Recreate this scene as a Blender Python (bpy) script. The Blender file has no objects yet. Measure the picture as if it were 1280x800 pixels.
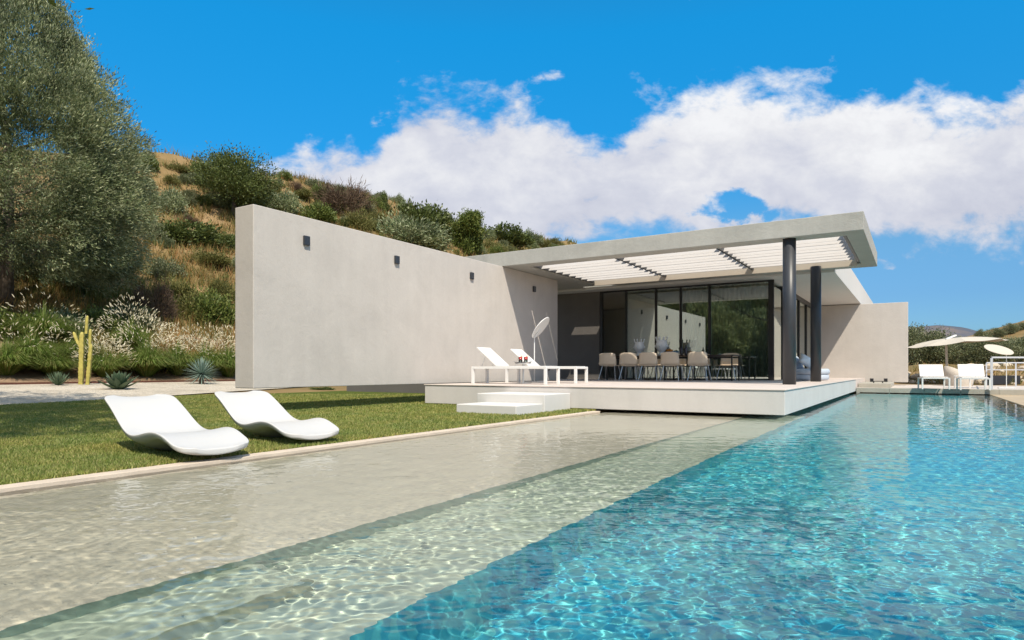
import bpy, bmesh, math, random
import numpy as np
from mathutils import Vector, Matrix
R = math.radians
random.seed(7); rng = np.random.default_rng(7)
S = bpy.context.scene; COL = S.collection
# ------------------------------------------------------------------ camera model (metres; water level z = 0)
H = 0.78; F = 808.0; HZ = 463.0; TH = math.atan(505/808)
sT, cT = math.sin(TH), math.cos(TH)
def ray(u, v):
    a = (u-640)/F; return np.array([-sT+a*cT, cT+a*sT, (HZ-v)/F])
def atD(u, D, z=0.0):
    r = ray(u, HZ); return (r[0]*D, r[1]*D, z)
def G(u, v, z):
    r = ray(u, v); t = (z-H)/r[2]; return (r[0]*t, r[1]*t, z)
# ------------------------------------------------------------------ materials
def newmat(name):
    m = bpy.data.materials.new(name); m.use_nodes = True
    nt = m.node_tree; nt.nodes.clear()
    out = nt.nodes.new('ShaderNodeOutputMaterial'); return m, nt, out
def N(nt, t, **kw):
    n = nt.nodes.new(t)
    for k, v in kw.items():
        if k.startswith('i_'):
            k2 = k[2:]; k2 = int(k2) if k2.isdigit() else k2.replace('_', ' ')
            n.inputs[k2].default_value = v
        else: setattr(n, k, v)
    return n
def L(nt, a, b): nt.links.new(a, b)
def rgba(c): return (c[0], c[1], c[2], 1)
def ramp(nt, stops):
    r = nt.nodes.new('ShaderNodeValToRGB'); e = r.color_ramp.elements
    while len(e) < len(stops): e.new(0.5)
    for i, (p, c) in enumerate(stops):
        e[i].position = p; e[i].color = rgba(c) if not isinstance(c, (int, float)) else (c, c, c, 1)
    return r
def simple(name, col, rough=.6, metal=0., spec=.5, var=0., vscale=3., bump=0., bscale=60., coat=0., stretch=None, col2=None):
    m, nt, out = newmat(name)
    b = N(nt, 'ShaderNodeBsdfPrincipled'); b.inputs['Roughness'].default_value = rough
    b.inputs['Metallic'].default_value = metal; b.inputs['Specular IOR Level'].default_value = spec
    b.inputs['Coat Weight'].default_value = coat
    tc = N(nt, 'ShaderNodeTexCoord'); src = tc.outputs['Object']
    if stretch:
        mp = N(nt, 'ShaderNodeMapping'); mp.inputs['Scale'].default_value = stretch
        L(nt, src, mp.inputs['Vector']); src = mp.outputs['Vector']
    if var > 0:
        n1 = N(nt, 'ShaderNodeTexNoise', i_Scale=vscale, i_Detail=8., i_Roughness=.65); L(nt, src, n1.inputs['Vector'])
        c2 = col2 or tuple(max(0, x*(1-var)) for x in col); c1 = tuple(min(1, x*(1+var)) for x in col)
        r = ramp(nt, [(.3, c2), (.7, c1)]); L(nt, n1.outputs['Fac'], r.inputs['Fac']); L(nt, r.outputs['Color'], b.inputs['Base Color'])
    else: b.inputs['Base Color'].default_value = rgba(col)
    if bump > 0:
        n2 = N(nt, 'ShaderNodeTexNoise', i_Scale=bscale, i_Detail=5.); L(nt, src, n2.inputs['Vector'])
        bp = N(nt, 'ShaderNodeBump', i_Strength=bump, i_Distance=.01); L(nt, n2.outputs['Fac'], bp.inputs['Height']); L(nt, bp.outputs['Normal'], b.inputs['Normal'])
    L(nt, b.outputs['BSDF'], out.inputs['Surface']); return m
def plaster(name, col, var=.07, bump=.25, streak=.05):
    m, nt, out = newmat(name)
    b = N(nt, 'ShaderNodeBsdfPrincipled', i_Roughness=.85); b.inputs['Specular IOR Level'].default_value = .25
    tc = N(nt, 'ShaderNodeTexCoord')
    n1 = N(nt, 'ShaderNodeTexNoise', i_Scale=1.1, i_Detail=9., i_Roughness=.6, i_Distortion=.6); L(nt, tc.outputs['Object'], n1.inputs['Vector'])
    r1 = ramp(nt, [(.28, tuple(x*(1-var) for x in col)), (.5, col), (.75, tuple(min(1, x*(1+var)) for x in col))]); L(nt, n1.outputs['Fac'], r1.inputs['Fac'])
    n3 = N(nt, 'ShaderNodeTexNoise', i_Scale=26., i_Detail=4.); L(nt, tc.outputs['Object'], n3.inputs['Vector'])
    r3 = ramp(nt, [(.3, (1-var*.7,)*3), (.7, (1.,)*3)]); L(nt, n3.outputs['Fac'], r3.inputs['Fac'])
    mp = N(nt, 'ShaderNodeMapping'); mp.inputs['Scale'].default_value = (3., 3., .25); L(nt, tc.outputs['Object'], mp.inputs['Vector'])
    n4 = N(nt, 'ShaderNodeTexNoise', i_Scale=1.6, i_Detail=6.); L(nt, mp.outputs['Vector'], n4.inputs['Vector'])
    r4 = ramp(nt, [(.35, (1-streak,)*3), (.6, (1.,)*3)]); L(nt, n4.outputs['Fac'], r4.inputs['Fac'])
    m1 = N(nt, 'ShaderNodeMix', data_type='RGBA', blend_type='MULTIPLY'); m1.inputs[0].default_value = 1
    L(nt, r1.outputs['Color'], m1.inputs[6]); L(nt, r3.outputs['Color'], m1.inputs[7])
    m2 = N(nt, 'ShaderNodeMix', data_type='RGBA', blend_type='MULTIPLY'); m2.inputs[0].default_value = 1
    L(nt, m1.outputs[2], m2.inputs[6]); L(nt, r4.outputs['Color'], m2.inputs[7])
    L(nt, m2.outputs[2], b.inputs['Base Color'])
    n2 = N(nt, 'ShaderNodeTexNoise', i_Scale=45., i_Detail=6., i_Distortion=1.2); L(nt, tc.outputs['Object'], n2.inputs['Vector'])
    bp = N(nt, 'ShaderNodeBump', i_Strength=bump, i_Distance=.01); L(nt, n2.outputs['Fac'], bp.inputs['Height'])
    n5 = N(nt, 'ShaderNodeTexNoise', i_Scale=3.5, i_Detail=3., i_Distortion=1.); L(nt, tc.outputs['Object'], n5.inputs['Vector'])
    bp2 = N(nt, 'ShaderNodeBump', i_Strength=bump*.6, i_Distance=.03); L(nt, n5.outputs['Fac'], bp2.inputs['Height']); L(nt, bp.outputs['Normal'], bp2.inputs['Normal'])
    L(nt, bp2.outputs['Normal'], b.inputs['Normal'])
    L(nt, b.outputs['BSDF'], out.inputs['Surface']); return m
def leafmat(name, cols, transl=.3, rough=.6, patch=None):
    m, nt, out = newmat(name)
    g = N(nt, 'ShaderNodeNewGeometry'); k = len(cols)
    r = ramp(nt, [(i/max(1, k-1), c) for i, c in enumerate(cols)]); L(nt, g.outputs['Random Per Island'], r.inputs['Fac'])
    colr = r.outputs['Color']
    if patch:
        tc = N(nt, 'ShaderNodeTexCoord'); n = N(nt, 'ShaderNodeTexNoise', i_Scale=patch[0], i_Detail=4.); L(nt, tc.outputs['Object'], n.inputs['Vector'])
        r2 = ramp(nt, [(.35, patch[1]), (.65, patch[2])]); L(nt, n.outputs['Fac'], r2.inputs['Fac'])
        mx = N(nt, 'ShaderNodeMix', data_type='RGBA', blend_type='MULTIPLY'); mx.inputs[0].default_value = 1
        L(nt, colr, mx.inputs[6]); L(nt, r2.outputs['Color'], mx.inputs[7]); colr = mx.outputs[2]
    d = N(nt, 'ShaderNodeBsdfPrincipled', i_Roughness=rough); d.inputs['Specular IOR Level'].default_value = .3
    t = N(nt, 'ShaderNodeBsdfTranslucent'); L(nt, colr, d.inputs['Base Color']); L(nt, colr, t.inputs['Color'])
    ms = N(nt, 'ShaderNodeMixShader'); ms.inputs[0].default_value = transl
    L(nt, d.outputs['BSDF'], ms.inputs[1]); L(nt, t.outputs['BSDF'], ms.inputs[2]); L(nt, ms.outputs['Shader'], out.inputs['Surface']); return m
def glassmat(name, tint, base, gain):
    m, nt, out = newmat(name)
    tr = N(nt, 'ShaderNodeBsdfTransparent'); tr.inputs['Color'].default_value = rgba(tint)
    gl = N(nt, 'ShaderNodeBsdfGlossy', i_Roughness=0.0); gl.inputs['Color'].default_value = (.90, .97, .93, 1)
    fr = N(nt, 'ShaderNodeFresnel', i_IOR=1.5)
    ma = N(nt, 'ShaderNodeMath', operation='MULTIPLY_ADD', use_clamp=True); ma.inputs[1].default_value = gain; ma.inputs[2].default_value = base
    L(nt, fr.outputs['Fac'], ma.inputs[0])
    ms = N(nt, 'ShaderNodeMixShader'); L(nt, ma.outputs[0], ms.inputs[0]); L(nt, tr.outputs['BSDF'], ms.inputs[1]); L(nt, gl.outputs['BSDF'], ms.inputs[2])
    L(nt, ms.outputs['Shader'], out.inputs['Surface']); return m
def tile_floor(name, c1, c2, grout, size, rough=.35):
    m, nt, out = newmat(name)
    b = N(nt, 'ShaderNodeBsdfPrincipled', i_Roughness=rough)
    tc = N(nt, 'ShaderNodeTexCoord'); mp = N(nt, 'ShaderNodeMapping'); mp.inputs['Scale'].default_value = (1/size,)*3
    L(nt, tc.outputs['Object'], mp.inputs['Vector'])
    br = N(nt, 'ShaderNodeTexBrick', i_Scale=1., offset=0., i_Mortar_Size=.03); br.inputs['Brick Width'].default_value = 1; br.inputs['Row Height'].default_value = 1
    br.inputs['Color1'].default_value = rgba(c1); br.inputs['Color2'].default_value = rgba(c2); br.inputs['Mortar'].default_value = rgba(grout)
    L(nt, mp.outputs['Vector'], br.inputs['Vector'])
    n = N(nt, 'ShaderNodeTexNoise', i_Scale=.9, i_Detail=5.); L(nt, tc.outputs['Object'], n.inputs['Vector'])
    r = ramp(nt, [(.3, (.86,)*3), (.7, (1.,)*3)]); L(nt, n.outputs['Fac'], r.inputs['Fac'])
    mx = N(nt, 'ShaderNodeMix', data_type='RGBA', blend_type='MULTIPLY'); mx.inputs[0].default_value = 1
    L(nt, br.outputs['Color'], mx.inputs[6]); L(nt, r.outputs['Color'], mx.inputs[7]); L(nt, mx.outputs[2], b.inputs['Base Color'])
    L(nt, b.outputs['BSDF'], out.inputs['Surface']); return m
M = {}
M['stucco'] = plaster('grey_stucco', (.535, .497, .46), .07, .30, .03)
M['concrete'] = plaster('pale_concrete', (.42, .415, .385), .10, .45, .06)
M['render'] = plaster('white_render', (.595, .565, .54), .045, .14, .035)
M['bright'] = plaster('bright_white_render', (.62, .605, .585), .02, .08, .02)
M['decktop'] = simple('deck_resin', (.60, .52, .47), .55, var=.06, vscale=2., bump=.1, bscale=80)
M['terrace'] = simple('terrace_stone', (.52, .46, .41), .7, var=.10, vscale=1.5, bump=.2, bscale=40)
M['curb'] = simple('curb_stone', (.38, .36, .31), .75, var=.12, vscale=3., bump=.3, bscale=40)
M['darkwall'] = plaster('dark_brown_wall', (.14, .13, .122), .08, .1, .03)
M['anth'] = simple('anthracite_metal', (.035, .038, .045), .42, spec=.5, var=.08, vscale=5)
M['black'] = simple('black_metal', (.012, .012, .013), .4)
M['lampdark'] = simple('dark_lamp_metal', (.03, .035, .045), .45)
M['white'] = simple('white_lacquer', (.70, .70, .69), .4, var=.02)
M['plastic'] = simple('white_moulded_plastic', (.525, .52, .51), .42, var=.02, vscale=2, bump=.04, bscale=120)
M['sling'] = simple('white_sling_fabric', (.68, .67, .655), .9, var=.03, vscale=30, bump=.2, bscale=300)
M['slat'] = simple('white_slat', (.48, .46, .45), .55, var=.03, vscale=4)
M['beamtan'] = simple('beige_beam', (.50, .44, .37), .6, var=.04)
M['steel'] = simple('brushed_steel', (.55, .56, .57), .3, metal=.9, var=.05, vscale=8)
M['galv'] = simple('galvanised_rail', (.62, .64, .68), .45, metal=.3, var=.05)
M['tan'] = simple('tan_leather', (.86, .73, .57), .6, var=.05, vscale=6, bump=.1, bscale=200)
M['dkwood'] = simple('dark_table_top', (.035, .022, .02), .35, var=.2, vscale=6, stretch=(1, 12, 12))
M['ceramic'] = simple('pale_glazed_ceramic', (.84, .90, .96), .2, coat=.5, var=.06, vscale=20)
M['bottle'] = simple('blue_black_bottle_glass', (.006, .01, .03), .08, coat=.4)
M['red'] = simple('red_drink', (.62, .03, .012), .15, coat=.5)
M['straw'] = simple('straw_yellow', (.75, .5, .2), .5)
M['fruit'] = simple('orange_fruit', (.5, .2, .03), .5, var=.4, vscale=20)
M['bluebowl'] = simple('blue_bowl_glaze', (.2, .38, .6), .25)
M['daybed'] = simple('blue_grey_upholstery', (.44, .50, .58), .9, var=.05, vscale=8, bump=.15, bscale=200)
M['cushion'] = simple('white_cushion_cloth', (.78, .79, .81), .9, var=.03, vscale=12, bump=.15, bscale=90)
M['parasol'] = simple('cream_parasol_canvas', (.50, .455, .385), .9, var=.05, vscale=6)
M['woven'] = simple('pale_woven_fibre', (.55, .49, .42), .9, var=.2, vscale=30, bump=.4, bscale=60, stretch=(1, 1, 4))
M['interior'] = simple('interior_paint', (.66, .65, .62), .8, var=.03)
M['intfloor'] = simple('interior_floor', (.36, .34, .31), .4, var=.06)
M['bark'] = simple('olive_bark', (.11, .088, .068), .95, var=.4, vscale=6, bump=.8, bscale=14, stretch=(3, 3, .6))
M['coping'] = simple('coping_sandstone', (.56, .47, .38), .75, var=.10, vscale=4., bump=.25, bscale=50)
M['tancoping'] = simple('wet_sand_stone', (.42, .32, .19), .5, var=.2, vscale=1.5, bump=.25, bscale=30)
M['beach'] = tile_floor('pool_beach_tile', (.80, .70, .55), (.78, .68, .535), (.76, .66, .52), .30)
M['step'] = tile_floor('pool_step_tile', (.50, .545, .435), (.47, .525, .42), (.47, .51, .41), .30)
M['riser'] = tile_floor('pool_riser_tile', (.34, .45, .40), (.30, .42, .38), (.31, .40, .36), .05)
M['deep'] = tile_floor('pool_blue_mosaic', (.02, .36, .54), (.16, .60, .60), (.10, .48, .58), .045)
M['edging'] = simple('rusty_edging', (.10, .035, .02), .8, var=.3, vscale=10)
M['rock'] = simple('pale_limestone', (.50, .42, .32), .9, var=.25, vscale=2., bump=.6, bscale=12)
M['glass'] = glassmat('solar_glass', (.80, .86, .82), .28, 1.4)
M['clearglass'] = glassmat('clear_glass', (.93, .95, .95), .0, 1.)
M['pot'] = simple('black_planter', (.018, .02, .026), .5)
# gravel, soil, lawn
def ground_mat(name, a, b_, c, s1, s2, bump=.6, vor=None):
    m, nt, out = newmat(name)
    b = N(nt, 'ShaderNodeBsdfPrincipled', i_Roughness=.95); b.inputs['Specular IOR Level'].default_value = .1
    tc = N(nt, 'ShaderNodeTexCoord')
    n1 = N(nt, 'ShaderNodeTexNoise', i_Scale=s1, i_Detail=9., i_Roughness=.7); L(nt, tc.outputs['Object'], n1.inputs['Vector'])
    r1 = ramp(nt, [(.3, a), (.5, b_), (.7, c)]); L(nt, n1.outputs['Fac'], r1.inputs['Fac'])
    if vor:
        v = N(nt, 'ShaderNodeTexVoronoi', i_Scale=vor); L(nt, tc.outputs['Object'], v.inputs['Vector'])
        hs = N(nt, 'ShaderNodeSeparateColor'); L(nt, v.outputs['Color'], hs.inputs[0])
        r2 = ramp(nt, [(0, (.62,)*3), (1, (1.,)*3)]); L(nt, hs.outputs[0], r2.inputs['Fac'])
        mx = N(nt, 'ShaderNodeMix', data_type='RGBA', blend_type='MULTIPLY'); mx.inputs[0].default_value = 1
        L(nt, r1.outputs['Color'], mx.inputs[6]); L(nt, r2.outputs['Color'], mx.inputs[7]); L(nt, mx.outputs[2], b.inputs['Base Color'])
        hgt = v.outputs['Distance']
    else:
        L(nt, r1.outputs['Color'], b.inputs['Base Color'])
        n2 = N(nt, 'ShaderNodeTexNoise', i_Scale=s2, i_Detail=6.); L(nt, tc.outputs['Object'], n2.inputs['Vector']); hgt = n2.outputs['Fac']
    bp = N(nt, 'ShaderNodeBump', i_Strength=bump, i_Distance=.03); L(nt, hgt, bp.inputs['Height']); L(nt, bp.outputs['Normal'], b.inputs['Normal'])
    L(nt, b.outputs['BSDF'], out.inputs['Surface']); return m
M['gravel'] = ground_mat('pale_gravel', (.46, .40, .32), (.60, .53, .43), (.68, .61, .51), .8, 1, .8, vor=26.)
M['soil'] = ground_mat('dry_soil', (.17, .105, .065), (.27, .18, .115), (.36, .25, .165), 1.2, 14.)
M['hill'] = ground_mat('dry_hillside', (.11, .10, .04), (.22, .15, .068), (.31, .21, .115), .16, 3., .8)
M['farhill'] = ground_mat('hazy_scrub_hill', (.05, .068, .10), (.085, .095, .12), (.22, .16, .12), .004, .02, .6)  # haze and cloud-shadow blue put into the scrub colour
M['lawnbase'] = ground_mat('lawn_soil', (.05, .075, .012), (.075, .10, .018), (.12, .12, .03), 2.5, 60.)
M['grass'] = leafmat('lawn_grass_blade', [(.16, .23, .045), (.25, .30, .07), (.34, .36, .11), (.52, .47, .21)], .35, .6, patch=(1.3, (.78, .86, .8), (1.12, 1.0, .95)))
M['drygrass'] = leafmat('dry_hill_grass', [(.30, .175, .06), (.35, .225, .10), (.18, .165, .055), (.10, .13, .03), (.35, .27, .145)], .3, .7, patch=(.14, (.62, .82, .5), (1.08, .95, .85)))
OLIVE = [(.075, .095, .045), (.13, .155, .07), (.20, .215, .11), (.27, .27, .16)]
M['olive'] = leafmat('olive_leaf', OLIVE, .18, .5)
M['oliveg'] = leafmat('silver_olive_leaf', [(.10, .135, .058), (.205, .24, .115), (.42, .43, .27)], .2, .5, patch=(.7, (.52, .56, .52), (1.25, 1.25, 1.2)))
M['garden'] = leafmat('garden_leaf', [(.11, .135, .055), (.20, .23, .10), (.32, .33, .17)], .4, .6)
M['dkleaf'] = leafmat('dark_green_leaf', [(.055, .075, .02), (.10, .13, .034), (.165, .19, .06)], .22, .45)
M['mdleaf'] = leafmat('mid_green_leaf', [(.07, .10, .022), (.125, .165, .035), (.20, .22, .06)], .25, .5)
M['ylleaf'] = leafmat('yellowish_shrub_leaf', [(.11, .12, .03), (.17, .17, .05), (.25, .22, .08)], .25, .6)
M['brleaf'] = leafmat('brown_twig', [(.07, .045, .03), (.13, .085, .055), (.18, .12, .075)], .1, .8)
M['blade'] = leafmat('green_grass_clump', [(.09, .15, .025), (.15, .23, .04), (.22, .29, .07), (.34, .32, .12)], .35, .55)
M['plume'] = leafmat('cream_plume', [(.70, .61, .42), (.80, .73, .54), (.86, .80, .65)], .35, .8)
M['agave'] = leafmat('agave_leaf', [(.07, .115, .065), (.10, .15, .085), (.15, .19, .115)], .05, .5)
M['yucca'] = leafmat('blue_yucca_leaf', [(.14, .22, .18), (.22, .31, .26), (.31, .39, .33)], .1, .5)
M['cactus'] = simple('yellow_cactus_skin', (.40, .34, .08), .6, var=.25, vscale=8, bump=.4, bscale=40)
# ------------------------------------------------------------------ mesh helpers
def link(o, parent=None):
    COL.objects.link(o)
    if parent is not None: o.parent = parent
    return o
def smooth(me, flag=True): me.polygons.foreach_set('use_smooth', [flag]*len(me.polygons))
def mesh_np(name, V, Fc, mat, parent=None, sm=False):
    V = np.asarray(V, dtype=np.float32); Fc = np.asarray(Fc, dtype=np.int32); k = Fc.shape[1]
    me = bpy.data.meshes.new(name); me.vertices.add(len(V)); me.vertices.foreach_set('co', V.ravel())
    me.loops.add(Fc.size); me.loops.foreach_set('vertex_index', Fc.ravel())
    me.polygons.add(len(Fc)); me.polygons.foreach_set('loop_start', np.arange(0, Fc.size, k, dtype=np.int32))
    me.polygons.foreach_set('loop_total', np.full(len(Fc), k, dtype=np.int32))
    me.materials.append(M[mat]); me.update(calc_edges=True); smooth(me, sm)
    return link(bpy.data.objects.new(name, me), parent)
class MB:
    def __init__(s): s.v = []; s.f = []
    def add(s, vs, fs):
        o = len(s.v); s.v += [tuple(p) for p in vs]; s.f += [tuple(i+o for i in f) for f in fs]; return s
    def box(s, x0, x1, y0, y1, z0, z1):
        return s.add([(x0,y0,z0),(x1,y0,z0),(x1,y1,z0),(x0,y1,z0),(x0,y0,z1),(x1,y0,z1),(x1,y1,z1),(x0,y1,z1)],
              [(0,3,2,1),(4,5,6,7),(0,1,5,4),(1,2,6,5),(2,3,7,6),(3,0,4,7)])
    def tube(s, pts, rad, n=10, cap=True):
        pts = [Vector(p) for p in pts]; rad = rad if hasattr(rad, '__len__') else [rad]*len(pts); vs = []; fs = []
        for i, p in enumerate(pts):
            t = (pts[min(i+1, len(pts)-1)]-pts[max(i-1, 0)]).normalized()
            a = t.orthogonal() if i == 0 else (a - t*a.dot(t))
            a = a.normalized(); b = t.cross(a)
            for k in range(n):
                w = 2*math.pi*k/n; vs.append(p+(a*math.cos(w)+b*math.sin(w))*rad[i])
        for i in range(len(pts)-1):
            for k in range(n):
                k2 = (k+1) % n; fs.append((i*n+k, i*n+k2, (i+1)*n+k2, (i+1)*n+k))
        if cap: fs.append(tuple(range(n-1, -1, -1))); fs.append(tuple((len(pts)-1)*n+k for k in range(n)))
        return s.add(vs, fs)
    def beam(s, p, q, w, h, up=(0,0,1)):
        p = Vector(p); q = Vector(q); t = (q-p).normalized(); a = Vector(up).cross(t)
        if a.length < 1e-4: a = Vector((1,0,0)).cross(t)
        a = a.normalized()*w/2; b = t.cross(a).normalized()*h/2
        vs = [p-a-b, p+a-b, p+a+b, p-a+b, q-a-b, q+a-b, q+a+b, q-a+b]
        return s.add(vs, [(0,3,2,1),(4,5,6,7),(0,1,5,4),(1,2,6,5),(2,3,7,6),(3,0,4,7)])
    def lathe(s, prof, c=(0,0,0), n=24):
        vs = []; fs = []; m = len(prof)
        for k in range(n):
            w = 2*math.pi*k/n
            for r, z in prof: vs.append((c[0]+r*math.cos(w), c[1]+r*math.sin(w), c[2]+z))
        for k in range(n):
            for i in range(m-1):
                a = k*m+i; b = ((k+1) % n)*m+i; fs.append((a, b, b+1, a+1))
        return s.add(vs, fs)
    def cells(s, xs, ys, z0, z1, filled):
        fl = lambda i, j: 0 <= i < len(xs)-1 and 0 <= j < len(ys)-1 and filled(i, j)
        for i in range(len(xs)-1):
            for j in range(len(ys)-1):
                if not fl(i, j): continue
                a, b, c, d = xs[i], xs[i+1], ys[j], ys[j+1]
                s.add([(a,c,z0),(b,c,z0),(b,d,z0),(a,d,z0)], [(0,3,2,1)]); s.add([(a,c,z1),(b,c,z1),(b,d,z1),(a,d,z1)], [(0,1,2,3)])
                for di, dj, p, q in ((0,-1,(a,c),(b,c)), (1,0,(b,c),(b,d)), (0,1,(b,d),(a,d)), (-1,0,(a,d),(a,c))):
                    if not fl(i+di, j+dj): s.add([(*p,z0),(*q,z0),(*q,z1),(*p,z1)], [(0,1,2,3)])
        return s
    def build(s, name, mat, parent=None, sm=False, bevel=0., seg=2, merge=False):
        me = bpy.data.meshes.new(name); me.from_pydata(s.v, [], s.f)
        bm = bmesh.new(); bm.from_mesh(me)
        if merge: bmesh.ops.remove_doubles(bm, verts=bm.verts, dist=1e-4)
        bmesh.ops.recalc_face_normals(bm, faces=bm.faces); bm.to_mesh(me); bm.free()
        me.materials.append(M[mat]); me.update(); smooth(me, sm)
        o = link(bpy.data.objects.new(name, me), parent)
        if bevel > 0:
            b = o.modifiers.new('bevel', 'BEVEL'); b.width = bevel; b.segments = seg; b.limit_method = 'ANGLE'
        return o
def tag(o, label, cat, group=None):
    o['label'] = label; o['category'] = cat
    if group: o['group'] = group
    return o
def thing(name, label, cat, loc=(0,0,0), rz=0., group=None):
    o = bpy.data.objects.new(name, None); o.empty_display_size = .1; COL.objects.link(o); o.location = loc; o.rotation_euler = (0,0,rz)
    return tag(o, label, cat, group)
def struct(o, kind='structure'): o['kind'] = kind; return o
def dup(root, loc, rz=0., label=None, group=None, scale=None):
    r = root.copy(); COL.objects.link(r); r.location = loc; r.rotation_euler = (0,0,rz)
    if label: r['label'] = label
    if group: r['group'] = group
    if scale: r.scale = scale if hasattr(scale, '__len__') else (scale,)*3
    for ch in list(root.children):
        c = ch.copy(); COL.objects.link(c); c.parent = r
        for g in ch.children:
            d = g.copy(); COL.objects.link(d); d.parent = c
    return r
# ------------------------------------------------------------------ terrain
def _n2(x, y):
    z = 0
    for k, (fx, fy, p, a) in enumerate([(.31,.17,1.,.30), (-.22,.41,2.3,.24), (.63,.5,.7,.15), (.9,-.71,4.,.10), (.11,.07,.4,.6)]): z = z + a*np.sin(fx*x+fy*y+p)
    return z
def terr(x, y):
    x = np.asarray(x, float); y = np.asarray(y, float)
    Hc = np.interp(y, [-120,-60,-20,10,22,30,38,45,52,70,86,103,117,140,200,300], [1,6,10,14,16,18.0,19.5,20.8,21.6,21.0,21.2,22.8,24.6,24,12,1])
    s = -24-x
    pr = np.interp(s, [0,1.5,6,14,30,38,80,170,400], [0,.02,.16,.47,1,1.0,.86,.4,0])
    hill = Hc*pr + np.clip(s/14, 0, 1)*_n2(x, y)
    near = np.interp(x, [-24,-17.2], [.30,.0])
    z = np.where(x > -24, near, .30+hill)
    z = np.where((x > -5.1) & (y < 25.6), -2.3, z)
    bank = np.interp(y, [25.6,31.5,33.5,38,60,130,400], [.08,.12,.30,.95,1.1,1.6,3]) + np.clip((y-32)/5, 0, 1)*.35*_n2(x*1.6, y*1.6)
    xr = np.clip((x+5.1)/1.5, 0, 1); z = np.where((x > -5.1) & (y >= 25.6), bank*xr+(1-xr)*.1, z)
    z = z + np.where(y > 60, 12.5*np.exp(-((x-33)/30.)**2-((y-190)/38.)**2), 0)
    return z
def on_terr(u, v):
    r = ray(u, v); t = 8.
    while t < 400:
        if H+r[2]*t < float(terr(r[0]*t, r[1]*t)): break
        t += .25
    return r[0]*t, r[1]*t, float(terr(r[0]*t, r[1]*t)), t
def grid_mesh(name, xs, ys, mat, zf, sm=True, keep=None):
    X, Y = np.meshgrid(xs, ys); V = np.stack([X.ravel(), Y.ravel(), zf(X, Y).ravel()], 1)
    nx, ny = len(xs), len(ys); i, j = np.meshgrid(np.arange(nx-1), np.arange(ny-1)); a = (j*nx+i).ravel()
    Fc = np.stack([a, a+1, a+1+nx, a+nx], 1)
    if keep is not None:
        cx = V[Fc].mean(1); Fc = Fc[keep(cx[:, 0], cx[:, 1])]
    return mesh_np(name, V, Fc, mat, sm=sm)
def geo(a, b, n): return np.geomspace(a, b, n)
xs = np.concatenate([-80-geo(1, 2900, 34)[::-1], np.arange(-80, -5.2, .8), [-5.15,-5.09], np.arange(-4.5, 60, 1.2), 60+geo(1, 2900, 30)])
ys = np.concatenate([-30-geo(1, 2900, 30)[::-1], np.arange(-30, 25, .9), [25.55,25.65], np.arange(26.5, 150, .9), 150+geo(1, 2900, 30)])
struct(grid_mesh('terrain', xs, ys, 'hill', terr))
# soil bed and gravel
yb = np.linspace(-12, 40, 60)
def lawn_edge(y): return -16.6-(y-5.93)*.305
def strip(name, xa, xb, mat, dz, n=14):
    T = np.linspace(0, 1, n); Y = np.repeat(yb[:, None], n, 1); XA = xa(Y); X = XA+(xb(Y)-XA)*T[None, :]
    V = np.stack([X.ravel(), Y.ravel(), (terr(X, Y)+dz).ravel()], 1); ny = len(yb)
    i, j = np.meshgrid(np.arange(n-1), np.arange(ny-1)); a = (j*n+i).ravel()
    return struct(mesh_np(name, V, np.stack([a, a+1, a+1+n, a+n], 1), mat, sm=True))
strip('gravel_path', lambda y: -24+0*y, lawn_edge, 'gravel', .035)
strip('soil_bed', lambda y: -29.5+0*y, lambda y: -24.06+0*y, 'soil', .04)
e = MB()
for a, b in zip(yb[:-1], yb[1:]): e.box(-24.06, -24.0, a, b, .15, .40)
tag(e.build('garden_edging', 'edging'), 'thin rust brown edging strip between pale gravel and soil bed', 'edging')
# lawn: base sheet + blades
V = [];
for y in yb[yb < 21]: V += [(lawn_edge(y)+.02, y, .03), (-5.102, y, .03)]
n = len(V)//2
V = np.array(V); struct(mesh_np('lawn', V, [[2*i, 2*i+1, 2*i+3, 2*i+2] for i in range(n-1)], 'lawnbase'))
def blades(n):
    D = 4.0*np.exp(rng.random(n*3)*math.log(20/4.0)); A = rng.uniform(-.92, .35, n*3)
    X = D*(-sT+A*cT); Y = D*(cT+A*sT)
    ok = (X < -5.085) & (X > lawn_edge(Y)+.03) & (Y < 18.5) & (Y > -1) & ~((Y > 11.2) & (X > -9.3)) & ~((X > -6.9) & (X < -5.6) & (Y > 9.15))
    return X[ok][:n], Y[ok][:n], D[ok][:n]
X, Y, D = blades(300000); n = len(X)
h = rng.uniform(.012, .032, n)*(1+.03*D); w = .003*(.7+.2*D); a = rng.uniform(0, 6.28, n); la = rng.uniform(0, 6.28, n); ll = h*rng.uniform(.2, .9, n)
V = np.empty((n, 3, 3)); V[:, 0] = np.stack([X-np.cos(a)*w, Y-np.sin(a)*w, np.full(n, .028)], 1); V[:, 1] = np.stack([X+np.cos(a)*w, Y+np.sin(a)*w, np.full(n, .028)], 1)
V[:, 2] = np.stack([X+np.cos(la)*ll, Y+np.sin(la)*ll, .028+h], 1)
struct(mesh_np('grass', V.reshape(-1, 3), np.arange(3*n).reshape(-1, 3), 'grass'), 'stuff')
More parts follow.
